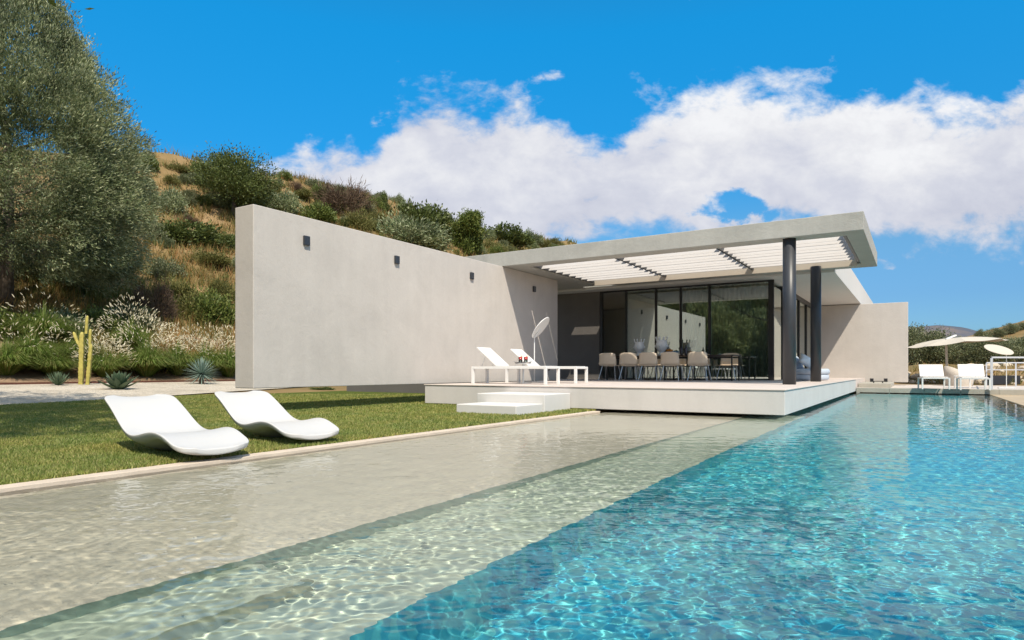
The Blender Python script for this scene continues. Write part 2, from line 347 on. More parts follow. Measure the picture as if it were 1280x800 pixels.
# hillside dry grass
n = 30000
A = rng.uniform(-.95, .32, n); D = 24*np.exp(rng.random(n)*math.log(5.0)); X = D*(-sT+A*cT); Y = D*(cT+A*sT)
ok = (X < -25.6) & (X > -62); X, Y, D = X[ok], Y[ok], D[ok]
keepn = (_n2(X*2.1, Y*2.3)+rng.normal(0, .35, len(X))) > -.35; X, Y, D = X[keepn], Y[keepn], D[keepn]
k = 7; n = len(X); Z = terr(X, Y)
X = np.repeat(X, k)+rng.normal(0, .18, n*k); Y = np.repeat(Y, k)+rng.normal(0, .18, n*k); Z = np.repeat(Z, k)-.05; D = np.repeat(D, k); n *= k
h = rng.uniform(.25, .75, n)*(.8+.005*D); w = .006+.0006*D; a = rng.uniform(0, 6.28, n); la = rng.uniform(0, 6.28, n); ll = h*rng.uniform(.1, .7, n)
V = np.empty((n, 3, 3)); V[:, 0] = np.stack([X-np.cos(a)*w, Y-np.sin(a)*w, Z], 1); V[:, 1] = np.stack([X+np.cos(a)*w, Y+np.sin(a)*w, Z], 1)
V[:, 2] = np.stack([X+np.cos(la)*ll, Y+np.sin(la)*ll, Z+h], 1)
struct(mesh_np('dry_grass', V.reshape(-1, 3), np.arange(3*n).reshape(-1, 3), 'drygrass'), 'stuff')
# right bank: dry grass + stones
n = 9000; X = rng.uniform(-6, 45, n); Y = 33+rng.exponential(5, n); Z = terr(X, Y)-.04
h = rng.uniform(.15, .5, n); w = .02; a = rng.uniform(0, 6.28, n); la = rng.uniform(0, 6.28, n); ll = h*.6
V = np.empty((n, 3, 3)); V[:, 0] = np.stack([X-np.cos(a)*w, Y-np.sin(a)*w, Z], 1); V[:, 1] = np.stack([X+np.cos(a)*w, Y+np.sin(a)*w, Z], 1)
V[:, 2] = np.stack([X+np.cos(la)*ll, Y+np.sin(la)*ll, Z+h], 1)
struct(mesh_np('dry_weeds', V.reshape(-1, 3), np.arange(3*n).reshape(-1, 3), 'drygrass'), 'stuff')
bmr = bmesh.new(); bmesh.ops.create_icosphere(bmr, subdivisions=2, radius=1); rv = np.array([v.co[:] for v in bmr.verts]); rf = np.array([[v.index for v in f.verts] for f in bmr.faces]); bmr.free()
VV, FF = [], []; o = 0
for i in range(420):
    x = rng.uniform(-5, 40); y = 33.2+rng.exponential(2.6); s = rng.uniform(.08, .34)*(1.25 if rng.random() < .2 else .7)
    p = rv*(1+.22*np.sin(rv@rng.normal(0, 2.2, (3, 3))+rng.uniform(0, 6, 3)).mean(1, keepdims=True)*2)*np.array([1.2, 1, .7])*s
    p[:, 2] += float(terr(x, y))+s*.25; p[:, 0] += x; p[:, 1] += y; VV.append(p); FF.append(rf+o); o += len(p)
struct(mesh_np('stone_rubble', np.concatenate(VV), np.concatenate(FF), 'rock'), 'stuff')
# far hills
def farz(x, y):
    r = np.interp((x*cT+y*sT)/np.maximum(1, -x*sT+y*cT), [.3,.5,.6,.66,.70,.74,.80,.95,1.2], [40,55,64,69,66,56,50,44,30])
    d = -x*sT+y*cT
    return r*np.exp(-((d-1150)/220.)**2)*1.16*(1+.05*np.sin(x*.013+1)*np.sin(y*.011))-2
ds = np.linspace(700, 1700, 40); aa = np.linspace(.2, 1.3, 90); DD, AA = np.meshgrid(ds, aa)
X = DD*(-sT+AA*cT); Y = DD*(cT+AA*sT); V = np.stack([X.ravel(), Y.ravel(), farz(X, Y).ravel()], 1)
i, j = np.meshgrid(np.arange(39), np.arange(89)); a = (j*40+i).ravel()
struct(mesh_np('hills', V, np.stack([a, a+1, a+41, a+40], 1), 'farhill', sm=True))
# ------------------------------------------------------------------ pool
PX0, PX1, PY1 = -4.95, 2.0, 25.5; YN = -4.0
XS1, XS2 = -2.47, -1.66
Z1, Z2, Z3 = -.13, -.36, -.95
def sheet(name, x0, x1, y0, y1, z, mat):
    o = mesh_np(name, [(x0,y0,z),(x1,y0,z),(x1,y1,z),(x0,y1,z)], [[0,1,2,3]], mat); o.cycles.is_caustics_receiver = True; return struct(o)
sheet('pool_beach_floor', PX0+.001, XS1, YN, 12.4, Z1, 'beach')
sheet('pool_step_floor', XS1, XS2, YN, 12.4, Z2, 'step')
sheet('pool_floor', XS2, PX1, YN, PY1+.1, Z3, 'deep')
def wallsheet(name, pts, z0, z1, mat):
    o = mesh_np(name, [(*pts[0],z0),(*pts[1],z0),(*pts[1],z1),(*pts[0],z1)], [[0,1,2,3]], mat); o.cycles.is_caustics_receiver = True; return struct(o)
wallsheet('pool_beach_riser', ((XS1,12.4),(XS1,YN)), Z2, Z1, 'riser')
wallsheet('pool_step_riser', ((XS2,12.4),(XS2,YN)), Z3, Z2, 'deep')
wallsheet('pool_side_wall', ((PX1,YN),(PX1,PY1+.1)), Z3, .0, 'deep')
wallsheet('pool_end_wall', ((PX1,PY1),(XS2,PY1)), Z3, .02, 'riser')
wallsheet('pool_near_wall', ((PX0-.05,YN),(PX1,YN)), Z3, .02, 'deep')
b = MB().box(XS1, -2.10, YN, 1.80, Z2, -.235).build('pool_corner_step', 'step'); b.cycles.is_caustics_receiver = True; struct(b)
# water surface: real ripples
yy = [-3.0]
while yy[-1] < PY1+.03: yy.append(yy[-1]+.0075+.0016*max(0, yy[-1]-.8))
ysw = np.array(yy); xsw = np.linspace(PX0+.001, PX1, 800)
waves = []
for i in range(84):
    lam = .042*np.exp(rng.random()**1.35*math.log(.42/.042)); th = rng.normal(-.5, 1.15); amp = rng.uniform(.5, 1.)*.0108*lam/(2*math.pi)
    waves.append((2*math.pi/lam*math.cos(th), 2*math.pi/lam*math.sin(th), rng.uniform(0, 6.28), amp, lam))
def wz(X, Y):
    z = np.zeros_like(X); calm = np.interp(X, [-5, -3.2, -2, 2], [.9, .95, 1., 1.])
    step = .0075+.0016*np.maximum(0, Y-.8)
    gust = 1+.38*np.sin(.9*X+.55*Y+1)*np.sin(.4*X-.8*Y)+.25*np.sin(2.1*X-1.3*Y+2)*np.sin(1.1*X+1.9*Y)
    for kx, ky, p, A, lam in waves:
        z += A*np.clip(lam/step/2.4-.8, 0, 1)*np.sin(kx*X+ky*Y+p)
    z = z*gust*np.interp(Y, [0, 2, 5, 9, 25], [.95, .85, .62, .48, .40])
    return z*calm
wtr = grid_mesh('pool_water', xsw, ysw, 'white', wz, sm=True)
m, nt, out = newmat('pool_water'); rf = N(nt, 'ShaderNodeBsdfRefraction', i_IOR=1.33, i_Roughness=0.); rf.inputs['Color'].default_value = (.95, .99, .985, 1)
gl = N(nt, 'ShaderNodeBsdfGlossy', i_Roughness=0.); fr = N(nt, 'ShaderNodeFresnel', i_IOR=1.33); mu = N(nt, 'ShaderNodeMath', operation='MULTIPLY'); mu.inputs[1].default_value = .88; L(nt, fr.outputs[0], mu.inputs[0])
ms = N(nt, 'ShaderNodeMixShader'); L(nt, mu.outputs[0], ms.inputs[0]); L(nt, rf.outputs[0], ms.inputs[1]); L(nt, gl.outputs[0], ms.inputs[2])
L(nt, ms.outputs[0], out.inputs['Surface']); wtr.data.materials[0] = m; wtr.cycles.is_caustics_caster = True; struct(wtr)
# coping, terrace
c = MB(); yc = -4.0
while yc < 11.0: c.box(-5.10, PX0, yc, yc+4.997, -.2, .028); yc += 5.0
tag(c.build('pool_coping', 'coping', bevel=.004), 'narrow pale sandstone coping along the lawn side of the pool', 'coping')
tag(MB().box(PX1, 3.3, YN, PY1-.01, -2.0, .012).build('overflow_ledge', 'tancoping', bevel=.01), 'wide wet sand coloured ledge along the right side of the pool', 'ledge')
ter = thing('terrace', 'pale stone terrace with low kerb at the far end of the pool', 'terrace')
t = MB(); xk = -1.77
while xk < 11:
    t.box(xk, xk+.995, PY1, PY1+.4, -1.2, .175); xk += 1.0
t.build('kerb', 'curb', ter, bevel=.008)
MB().box(-1.77, 14, PY1+.4, 32.4, -.3, .172).build('paving', 'terrace', ter)
MB().box(-1.77, -.75, 26.4, 30.4, .174, .315).build('step', 'curb', ter, bevel=.01)
# ------------------------------------------------------------------ villa
WX = -9.6; DZ = .474; SOF = 3.63; GY = 21.0
vil = thing('villa', 'low modern grey villa with long blade wall, slatted canopy and glazed living room', 'villa')
bw = MB().box(WX-.5, WX, 7.02, 18.08, .47, 3.625).build('blade_wall', 'stucco', vil, bevel=.012)
for yl, lw in ((8.14,.125), (10.6,.125), (13.4,.125), (16.57,.125)):
    lb = MB(); lb.box(WX+.001, WX+.05, yl-.065, yl+.065, 3.10, 3.27); lb.build('wall_lamp', 'lampdark', bw, bevel=.006)
MB().box(WX+.001, WX+.02, 17.45, 17.55, .78, .90).build('wall_socket', 'black', bw)
MB().box(-17.3, WX-.3, 16.5, 18.05, -.1, .469).build('shade_box', 'darkwall', vil)  # dark box standing in for the shaded void under the house
# deck
d = MB(); d.box(-9.25, -1.79, 11.15, 25.6, .054, .452).build('deck_slab', 'render', vil, bevel=.008)
MB().box(-9.27, -1.775, 11.135, 25.615, .4525, DZ).build('deck_top', 'decktop', vil, bevel=.006)
MB().box(-3.70, -1.79, 25.62, 30.45, .10, DZ-.002).build('deck_end', 'decktop', vil)
MB().box(-13.0, -9.30, 18.1, 30.5, .05, DZ-.004).build('floor_slab', 'decktop', vil)
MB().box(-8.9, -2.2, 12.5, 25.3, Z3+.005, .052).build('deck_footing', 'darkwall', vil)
# steps
st = thing('garden_steps', 'two broad white steps from the lawn up to the deck', 'steps')
MB().box(-7.10, -5.63, 10.10, 11.13, .0, .345).build('upper_step', 'bright', st, bevel=.012)
MB().box(-6.90, -5.66, 9.18, 10.098, .0, .185).build('lower_step', 'bright', st, bevel=.012)
# canopy frame with the slatted opening and a slot at its rear left
X_ = [-11.6,-9.7,-9.05,-8.5,-1.25,-.9]; Y_ = [14.87,15.37,19.60,19.98,20.30,20.34]
def cf(i, j):
    if 2 <= i <= 3 and j == 1: return False
    if 1 <= i <= 2 and j == 3: return False
    return True
cano = MB().cells(X_, Y_, SOF, 4.01, cf).build('canopy_roof', 'concrete', vil, merge=True, bevel=.01)
# louvre slats, three bays on dark beams
bays = [(-8.98,-6.62), (-6.52,-4.04), (-3.94,-1.36)]
ysl = []
y0 = 15.46
for k in range(9):
    ysl.append(y0); y0 += {0: .47, 2: .445, 4: .44}.get(k, .418)
for (xa, xb) in bays:
    for k, y in enumerate(ysl):
        dy, dz = .275, .292; t = .007
        s = MB(); p = [(y, SOF+.02), (y+dy, SOF+.02+dz), (y+dy+t, SOF+.02+dz-.003), (y+t, SOF+.018)]
        s.add([(xa, q[0], q[1]) for q in p]+[(xb, q[0], q[1]) for q in p], [(0,1,2,3),(7,6,5,4),(0,4,5,1),(1,5,6,2),(2,6,7,3),(3,7,4,0)])
        s.build('slat', 'slat', cano)
for xb in (-9.01, -6.57, -3.99, -1.30):
    MB().box(xb-.03, xb+.03, 15.38, 19.475, SOF+.035, SOF+.30).build('beam', 'anth', cano)
MB().box(-8.97, -1.34, 19.48, 19.56, SOF-.06, SOF+.20).build('edge_beam', 'beamtan', cano)
# pillars
for yp in (15.08, 19.45):
    MB().lathe([(0, DZ), (.135, DZ), (.135, SOF-.002), (0, SOF-.002)], (-2.33, yp, 0), 40).build('pillar', 'anth', vil, sm=False)
for o in vil.children:
    if o.name.startswith('pillar'):
        for p in o.data.polygons: p.use_smooth = abs(p.normal.z) < .5
# main roof, walls, interior
MB().box(-13.2, -1.95, 20.345, 42, 3.56, 4.40).build('main_roof', 'bright', vil, bevel=.01)
MB().box(-13.2, -9.46, GY-.05, GY+.2, DZ-.003, 3.558).build('dark_wall', 'darkwall', vil)
MB().box(-13.2, -12.9, GY+.21, 22.0, DZ-.003, 3.558).box(-13.2, -12.9, 27.0, 42, DZ-.003, 3.558).box(-13.2, -12.9, 22.001, 26.999, DZ-.003, .9).build('rear_wall', 'interior', vil)
MB().box(-13.06, -13.04, 22.0, 27.0, .9, 3.557).build('added_rear_pane', 'clearglass', vil)  # unseen window opening, added to let sky light into the living room
MB().box(-12.89, -3.9, 27.6, 27.8, DZ+.004, 3.557).build('inner_wall', 'interior', vil)
MB().box(-12.88, -3.80, GY+.06, 27.6, DZ-.02, DZ+.003).build('living_floor', 'intfloor', vil)
ew = MB().box(-3.70, -.27, 30.46, 30.8, .30, 3.535).build('end_wall', 'stucco', vil, bevel=.012)
# glazing
fr = MB(); xm = [-9.40,-8.47,-7.41,-6.57,-5.63,-3.76]; wd = [.10,.07,.07,.035,.06,.16]
for x, w_ in zip(xm, wd): fr.box(x-w_/2, x+w_/2, GY-.04, GY+.05, DZ+.001, 3.555)
fr.box(-9.35, -3.84, GY-.035, GY+.045, 3.50, 3.552); fr.box(-9.35, -3.84, GY-.035, GY+.045, DZ+.001, DZ+.04)
fr.build('glazing_frame', 'black', vil)
for a, b_ in zip(xm[1:-1], xm[2:]):
    MB().box(a+.05, b_-.05, GY-.006, GY+.006, DZ+.04, 3.50).build('glass_pane', 'glass', vil)
fs = MB(); yms = [22.9, 24.6, 26.3, 28.2, 30.1]
for y in yms: fs.box(-3.80, -3.70, y-.06, y+.06, DZ+.001, 3.40)
fs.box(-3.81, -3.69, 22.84, 30.16, 3.40, 3.557)
fs.build('side_frame', 'black', vil)
for a, b_ in ((GY+.08,22.84), (22.96,24.54), (24.66,26.24), (26.36,28.14), (28.26,30.04)):
    MB().box(-3.756, -3.744, a, b_, DZ+.002, 3.40).build('side_pane', 'glass', vil)
# curtain
cx = np.linspace(-6.55, -3.95, 260); cyv = GY+.28+.045*np.sin(cx*48+.9*np.sin(cx*7))
V = np.concatenate([np.stack([cx, cyv, np.full_like(cx, DZ+.03)], 1), np.stack([cx, cyv, np.full_like(cx, 3.53)], 1)]); n = len(cx)
m, nt, out = newmat('sheer_curtain'); df = N(nt, 'ShaderNodeBsdfDiffuse'); df.inputs['Color'].default_value = (.80, .80, .76, 1); tl = N(nt, 'ShaderNodeBsdfTranslucent'); tl.inputs['Color'].default_value = (.80, .80, .76, 1)
tr = N(nt, 'ShaderNodeBsdfTransparent'); ms = N(nt, 'ShaderNodeMixShader'); ms.inputs[0].default_value = .4; ms2 = N(nt, 'ShaderNodeMixShader'); ms2.inputs[0].default_value = .25
L(nt, df.outputs[0], ms.inputs[1]); L(nt, tl.outputs[0], ms.inputs[2]); L(nt, ms.outputs[0], ms2.inputs[1]); L(nt, tr.outputs[0], ms2.inputs[2]); L(nt, ms2.outputs[0], out.inputs['Surface']); M['sheer'] = m
tag(mesh_np('curtain', V, [[i, i+1, n+i+1, n+i] for i in range(n-1)], 'sheer', sm=True), 'sheer grey green curtain in fine folds behind the right hand panes', 'curtain')
tv = thing('media_cabinet', 'black cabinet standing behind the leftmost glass pane', 'cabinet', (-9.35, 25.2, DZ+.003))
MB().box(-.55, .55, -.2, .2, 0, 1.05).build('body', 'black', tv, bevel=.01); MB().box(-.5, .5, -.215, -.202, .05, .5).build('door', 'lampdark', tv); MB().box(.05, .5, -.215, -.202, .53, 1.0).build('door', 'lampdark', tv)
# ------------------------------------------------------------------ moulded lawn loungers
def lawn_lounger(name):
    prof = [(0,.085),(.06,.095),(.18,.135),(.32,.185),(.46,.205),(.60,.195),(.74,.168),(.88,.145),(1.0,.15),(1.12,.185),(1.26,.26),(1.42,.35),(1.58,.43),(1.70,.475),(1.77,.485)]
    und = [(0,.05),(.06,.02),(.18,.03),(.32,.075),(.46,.09),(.60,.06),(.74,.01),(.88,.0),(1.0,.0),(1.12,.01),(1.26,.07),(1.42,.22),(1.58,.35),(1.70,.43),(1.77,.465)]
    P = np.array(prof); U = np.array(und); s = np.linspace(0, 1.77, 46)
    def sm_i(A):
        z = np.interp(s, A[:, 0], A[:, 1]); k = np.array([1,4,6,4,1.])/16
        for _ in range(3): z = np.convolve(np.pad(z, 2, mode='edge'), k, mode='valid')
        return z
    zt, zb = sm_i(P), sm_i(U); zb = np.minimum(zb, zt-.022)
    e = np.minimum(s, 1.77-s); hw = .335*np.where(e < .16, np.sqrt(np.clip(1-((.16-e)/.16)**2, 0, 1))*.42+.58, 1.)*(1-.03*np.cos(s*3.5))
    nw = 15; tt = np.linspace(-1, 1, nw); vs = []; fs = []; ns = len(s)
    for i in range(ns):
        for t in tt: vs.append((s[i], t*hw[i], zt[i]+.022*abs(t)**3))
    for i in range(ns):
        for t in tt:
            q = abs(t); ze = max(zb[i], zt[i]-.035)
            vs.append((s[i], t*hw[i]*.955, zb[i]+(ze-zb[i])*q**1.6+.012*q**6))
    o = ns*nw
    for i in range(ns-1):
        for k in range(nw-1):
            a = i*nw+k; fs.append((a, a+nw, a+nw+1, a+1)); fs.append((o+a, o+a+1, o+a+nw+1, o+a+nw))
        a = i*nw; fs.append((a, o+a, o+a+nw, a+nw)); a = i*nw+nw-1; fs.append((a, a+nw, o+a+nw, o+a))
    for k in range(nw-1):
        fs.append((k, k+1, o+k+1, o+k)); a = (ns-1)*nw+k; fs.append((a, o+a, o+a+1, a+1))
    b = MB(); b.add(vs, fs); ob = b.build(name, 'plastic', sm=True)
    m1 = ob.modifiers.new('b', 'BEVEL'); m1.width = .012; m1.segments = 3; m1.limit_method = 'ANGLE'; m1.angle_limit = R(45)
    return ob
l1 = lawn_lounger('lawn_lounger'); l1.location = (-4.92, 3.27, .04); l1.rotation_euler = (0, 0, R(180-8))
tag(l1, 'white moulded wave shaped lounger on the lawn, its foot end over the coping', 'sun lounger', 'moulded loungers on the lawn')
l2 = l1.copy(); COL.objects.link(l2); l2.location = (-5.13, 4.50, .04); l2.rotation_euler = (0, 0, R(180-10))
tag(l2, 'white moulded wave shaped lounger standing wholly on the lawn, nearer the steps', 'sun lounger', 'moulded loungers on the lawn')
# ------------------------------------------------------------------ deck loungers
def deck_lounger(x0, y0, label):
    r = thing('deck_lounger', label, 'sun lounger', (x0, y0, DZ), 0, 'framed loungers on the deck')
    Lg, Wd, hh = 1.98, .64, .395
    f = MB()
    for y in (0, Wd-.045): f.box(.0, Lg, y, y+.045, hh-.055, hh)
    for x in (0., .62, Lg-.045): f.box(x, x+.045, .0455, Wd-.0455, hh-.05, hh-.004)
    f.build('frame', 'white', r, bevel=.004)
    for x in (0.0, Lg-.06):
        for y in (0, Wd-.06): MB().box(x, x+.06, y, y+.06, 0, hh-.0555).build('leg', 'white', r, bevel=.004)
    MB().box(.66, Lg-.05, .05, Wd-.05, hh-.002, hh+.010).build('seat', 'sling', r)
    bk = MB(); bk.beam((.66, Wd/2, hh+.015), (.12, Wd/2, hh+.44), Wd-.09, .028, up=(0,0,1)); bk.build('backrest', 'sling', r, bevel=.004)
    for y in (.1, Wd-.1): MB().tube([(.34, y, hh+.24), (.22, y, hh-.02)], .009, 6).build('prop', 'steel', r)
    return r
deck_lounger(-8.74, 12.2, 'white framed deck lounger with raised back, the one closer to the deck front edge')
deck_lounger(-8.74, 13.66, 'white framed deck lounger with raised back, the one behind the tray of red drinks')
# tray table with drinks
tt = thing('side_table', 'slim steel side table between the two deck loungers', 'side table', (-7.98, 13.27, DZ))
MB().lathe([(0,0),(.2,0),(.2,.012),(0,.012)], n=28).build('base', 'steel', tt); MB().tube([(0,0,.012),(0,0,.46)], .022, 12).build('pole', 'steel', tt)
MB().lathe([(0,.461),(.19,.461),(.19,.472),(0,.472)], n=28).build('table_top', 'white', tt)
ty = thing('tray', 'dark metal serving tray on the slim side table', 'tray', (-7.98, 13.27, DZ+.474))
MB().lathe([(0,0),(.19,0),(.205,.03),(.198,.03),(.185,.006),(0,.006)], n=28).build('dish', 'steel', ty)
for q in (1, -1): MB().tube([(q*.19,0,.03),(q*.235,.02,.04),(q*.235,-.05,.04),(q*.19,-.07,.03)], .006, 6).build('handle', 'steel', ty)
for i, (dx, dy, lb) in enumerate(((-.075, .0, 'tall glass of red drink with a straw, left one on the tray'), (.065, .02, 'tall glass of red drink with a straw, right one on the tray'))):
    gsd = thing('drink_glass', lb, 'glass', (-7.98+dx, 13.27+dy, DZ+.481), 0, 'red drinks on the tray')
    MB().lathe([(0,0),(.042,0),(.05,.15),(.046,.15),(.04,.006),(0,.006)], n=20).build('tumbler', 'clearglass', gsd, sm=True)
    MB().lathe([(0,.008),(.0395,.008),(.046,.135),(0,.135)], n=20).build('drink', 'red', gsd, sm=True)
    MB().tube([(0,0,.02),(.03,.01,.21)], .005, 6).build('straw', 'straw', gsd)
    MB().lathe([(0,-.006),(.03,-.006),(.03,.006),(0,.006)], (.035,0,.165), 14).build('fruit_slice', 'straw', gsd)
# ------------------------------------------------------------------ disc sunshades
def disc_shade(base, hgt, cen, nrm, rad, label):
    r = thing('disc_sunshade', label, 'sunshade', base, 0, 'round disc sunshades on poles')
    MB().box(-.22, .22, -.22, .22, 0, .03).build('base', 'white', r, bevel=.004)
    MB().tube([(0,0,.03),(0,0,hgt)], .013, 10).build('pole', 'white', r)
    d = MB().lathe([(0,-.012),(rad-.01,-.012),(rad,-.004),(rad,.006),(rad-.02,.014),(0,.022)], n=48).build('disc', 'parasol' if rad > .37 else 'white', r)
    d.rotation_euler = Vector(nrm).to_track_quat('Z', 'Y').to_euler(); d.location = Vector(cen)-Vector(base)
    MB().tube([(0,0,hgt-.01), tuple(Vector(cen)-Vector(base)-Vector(nrm).normalized()*.011)], .012, 8).build('tilt_arm', 'white', r)
    return r
rt = np.array([cT, sT, 0]); fw = np.array([-sT, cT, 0]); up = np.array([0,0,1.])
b0 = atD(668, 16.5); nrm = .96*(.76*rt-.65*up)-.28*fw; nrm = -nrm if nrm[2] < 0 else nrm
c0 = np.array(b0)+np.array([0,0,H+53.5*16.5/808])+rt*.16
disc_shade((b0[0], b0[1], DZ), H+41*16.5/808-DZ, tuple(c0), tuple(nrm), .33, 'round white disc shade tilted steeply on a thin pole beside the deck loungers')
D2 = 21.8; b1 = atD(1258, D2); c1 = np.array(b1)+np.array([0,0,H+26*D2/808])-rt*.26
nrm = .93*(.28*rt+.96*up)*1.0+.37*fw*-1
disc_shade((b1[0], b1[1], .172), H+20.5*D2/808-.172, tuple(c1), tuple(.93*(.31*(.8*rt-.6*fw)+.95*up)-.33*(.8*fw+.6*rt)), .42, 'round cream disc shade on a thin pole beside the railing at the far terrace')
# ------------------------------------------------------------------ dining set
tb = thing('dining_table', 'long dark dining table on thin black frame in front of the glass wall', 'dining table', (-8.55, 19.35, DZ))
MB().box(0, 4.05, 0, 1.0, .735, .765).build('table_top', 'dkwood', tb, bevel=.004)
for x in (.04, 1.95, 3.97):
    for y in (.04, .92): MB().box(x, x+.04, y, y+.04, 0, .734).build('leg', 'black', tb)
MB().box(.085, 3.965, .05, .075, .68, .72).box(.085, 3.965, .925, .95, .68, .72).build('apron', 'black', tb)
def dining_chair(name, label):
    r = thing(name, label, 'chair', group='tan chairs round the dining table')
    nu, nv = 11, 12; vs = []; fs = []
    # shell: seat front -> seat rear -> back, as one bent sheet with thickness; faces +Y, back at -Y
    path = [(.22,.445),(.12,.435),(0,.43),(-.12,.432),(-.18,.445),(-.215,.49),(-.235,.56),(-.25,.64),(-.265,.72),(-.275,.79),(-.28,.82)]
    for i, (y, z) in enumerate(path):
        hw = (.235 if i < 5 else .245-.006*(i-5)); tip = .0
        for k in range(nu):
            t = -1+2*k/(nu-1); vs.append((t*hw*(1-.12*(i == 10)*abs(t)**4), y+(.05*t*t if i > 5 else 0), z+(.02*t*t if i < 5 else 0)-(.025*abs(t)**6 if i == 10 else 0)))
    def sub(i0, i1):
        b = MB(); f = []; sl = vs[i0*nu:(i1+1)*nu]
        for i in range(i1-i0):
            for k in range(nu-1): f.append((i*nu+k, i*nu+k+1, (i+1)*nu+k+1, (i+1)*nu+k))
        b.add(sl, f); return b
    for nm, i0, i1 in (('seat', 0, 4), ('backrest', 4, 10)):
        o = sub(i0, i1).build(nm, 'tan', r, sm=True); md = o.modifiers.new('t', 'SOLIDIFY'); md.thickness = .016
    for sx in (-1, 1):
        for sy, ft in ((.19, .235), (-.17, -.25)):
            MB().tube([(sx*.17, sy*.8, .43), (sx*.235, ft, 0)], [.012, .009], 8).build('leg', 'steel', r)
    return r
ch0 = None
nm_ = ['leftmost', 'second from left', 'middle', 'fourth from left', 'rightmost']
for i, x in enumerate((-8.24, -7.57, -6.92, -6.22, -5.42)):
    lb = 'tan dining chair with its back to the pool, %s of front row' % nm_[i]
    if ch0 is None: ch0 = dining_chair('dining_chair', lb); ch0.location = (x, 19.08, DZ); ch0.scale = (1.22, 1.1, 1.04)
    else: dup(ch0, (x, 19.08+rng.uniform(-.03, .03), DZ), rng.uniform(-.06, .06), lb)
for i, x in enumerate((-8.15, -7.4, -6.6, -5.85, -4.95)):
    dup(ch0, (x, 20.58, DZ), math.pi+rng.uniform(-.06, .06), 'tan dining chair behind the dark table, %s of rear row' % nm_[i])
# table dressing
TZ = DZ+.766
def head_vase(x, y, s, label):
    r = thing('head_vase', label, 'vase', (x, y, TZ), rng.uniform(-.3, .3), 'pale head vases on the dining table'); r.scale = (s,)*3
    b = MB().lathe([(0,0),(.085,0),(.09,.02),(.065,.05),(.06,.085),(.085,.12),(.125,.17),(.14,.23),(.135,.29),(.12,.335),(.13,.36),(.125,.375),(.10,.37),(.09,.34),(0,.33)], n=28)
    b.build('vessel', 'ceramic', r, sm=True)
    c = MB()
    for k in range(8):
        w = 2*math.pi*k/8; p = Vector((.122*math.cos(w), .122*math.sin(w), .365)); q = p*1.0+Vector((.02*math.cos(w), .02*math.sin(w), .075)); c.tube([p, (p+q)/2, q], [.016, .011, .012], 8)
        c.lathe([(0,-.018),(.016,-.008),(.018,0),(.014,.012),(0,.018)], tuple(q), 8)
    c.build('crown', 'ceramic', r, sm=True)
    nf = MB().tube([(0,-.135,.27),(0,-.165,.225),(0,-.14,.21)], [.012,.022,.012], 8); nf.lathe([(0,-.012),(.03,0),(0,.012)], (0,-.128,.185), 10)
    for sx in (-1, 1): nf.lathe([(0,-.012),(.022,0),(0,.012)], (sx*.05,-.122,.262), 10); nf.tube([(sx*.135,0,.26),(sx*.155,.0,.235),(sx*.14,0,.20)], [.012,.018,.012], 8)
    nf.build('face', 'ceramic', r, sm=True)
    return r
P = lambda u, y: (ray(u, HZ)[0]/ray(u, HZ)[1]*y, y)
x, y = P(799, 19.75); head_vase(x, y, 1.2, 'pale glazed head shaped vase with crown, slimmer one on the left of the table')
x, y = P(827, 19.8); head_vase(x, y, 1.32, 'pale glazed head shaped vase with crown, bigger one near the table middle')
for u, lb in ((852, 'dark blue wine bottle on the table, left of a pair'), (857.5, 'dark blue wine bottle on the table, right of a pair')):
    x, y = P(u, 19.8); bt = thing('wine_bottle', lb, 'bottle', (x, y, TZ), 0, 'dark wine bottles')
    MB().lathe([(0,0),(.042,0),(.043,.01),(.043,.20),(.036,.235),(.016,.27),(.015,.33),(0,.33)], n=20).build('body', 'bottle', bt, sm=True)
    MB().lathe([(0,.331),(.0165,.331),(.0165,.30),(.0162,.30)], n=14).build('cap', 'black', bt)
x, y = P(837, 19.9); fb = thing('fruit_stand', 'footed stand heaped with brown fruit on the table', 'fruit stand', (x, y, TZ))
MB().lathe([(0,0),(.07,0),(.02,.02),(.018,.08),(.15,.11),(.155,.125),(.02,.10),(0,.10)], n=22).build('stand', 'white', fb, sm=True)
f = MB()
for k in range(7): w = k*.9; f.lathe([(0,-.045),(.032,-.032),(.045,0),(.032,.032),(0,.045)], (.08*math.cos(w)*(k > 0), .08*math.sin(w)*(k > 0), .16+.03*(k == 0)), 10)
f.build('fruit', 'fruit', fb, sm=True)
x, y = P(845, 19.9); bb = thing('blue_bowl', 'blue footed bowl beside the bottles on the table', 'bowl', (x, y, TZ))
MB().lathe([(0,0),(.06,0),(.03,.02),(.03,.06),(.13,.13),(.125,.135),(.03,.075),(0,.07)], n=22).build('dish', 'bluebowl', bb, sm=True)
MB().lathe([(0,.07),(.06,.085),(.08,.125),(.05,.165),(0,.18)], n=14).build('filling', 'dkleaf', bb, sm=True)
x, y = P(874, 19.85); bb = thing('blue_platter', 'pale blue oval platter at the right end of the table', 'platter', (x, y, TZ)); bb.scale = (1.5, 1, 1)
MB().lathe([(0,0),(.10,0),(.17,.055),(.165,.06),(.09,.012),(0,.012)], n=24).build('dish', 'bluebowl', bb, sm=True)
MB().lathe([(0,.013),(.07,.03),(.085,.06),(.04,.10),(0,.11)], (.03,0,0), 14).build('filling', 'ceramic', bb, sm=True)
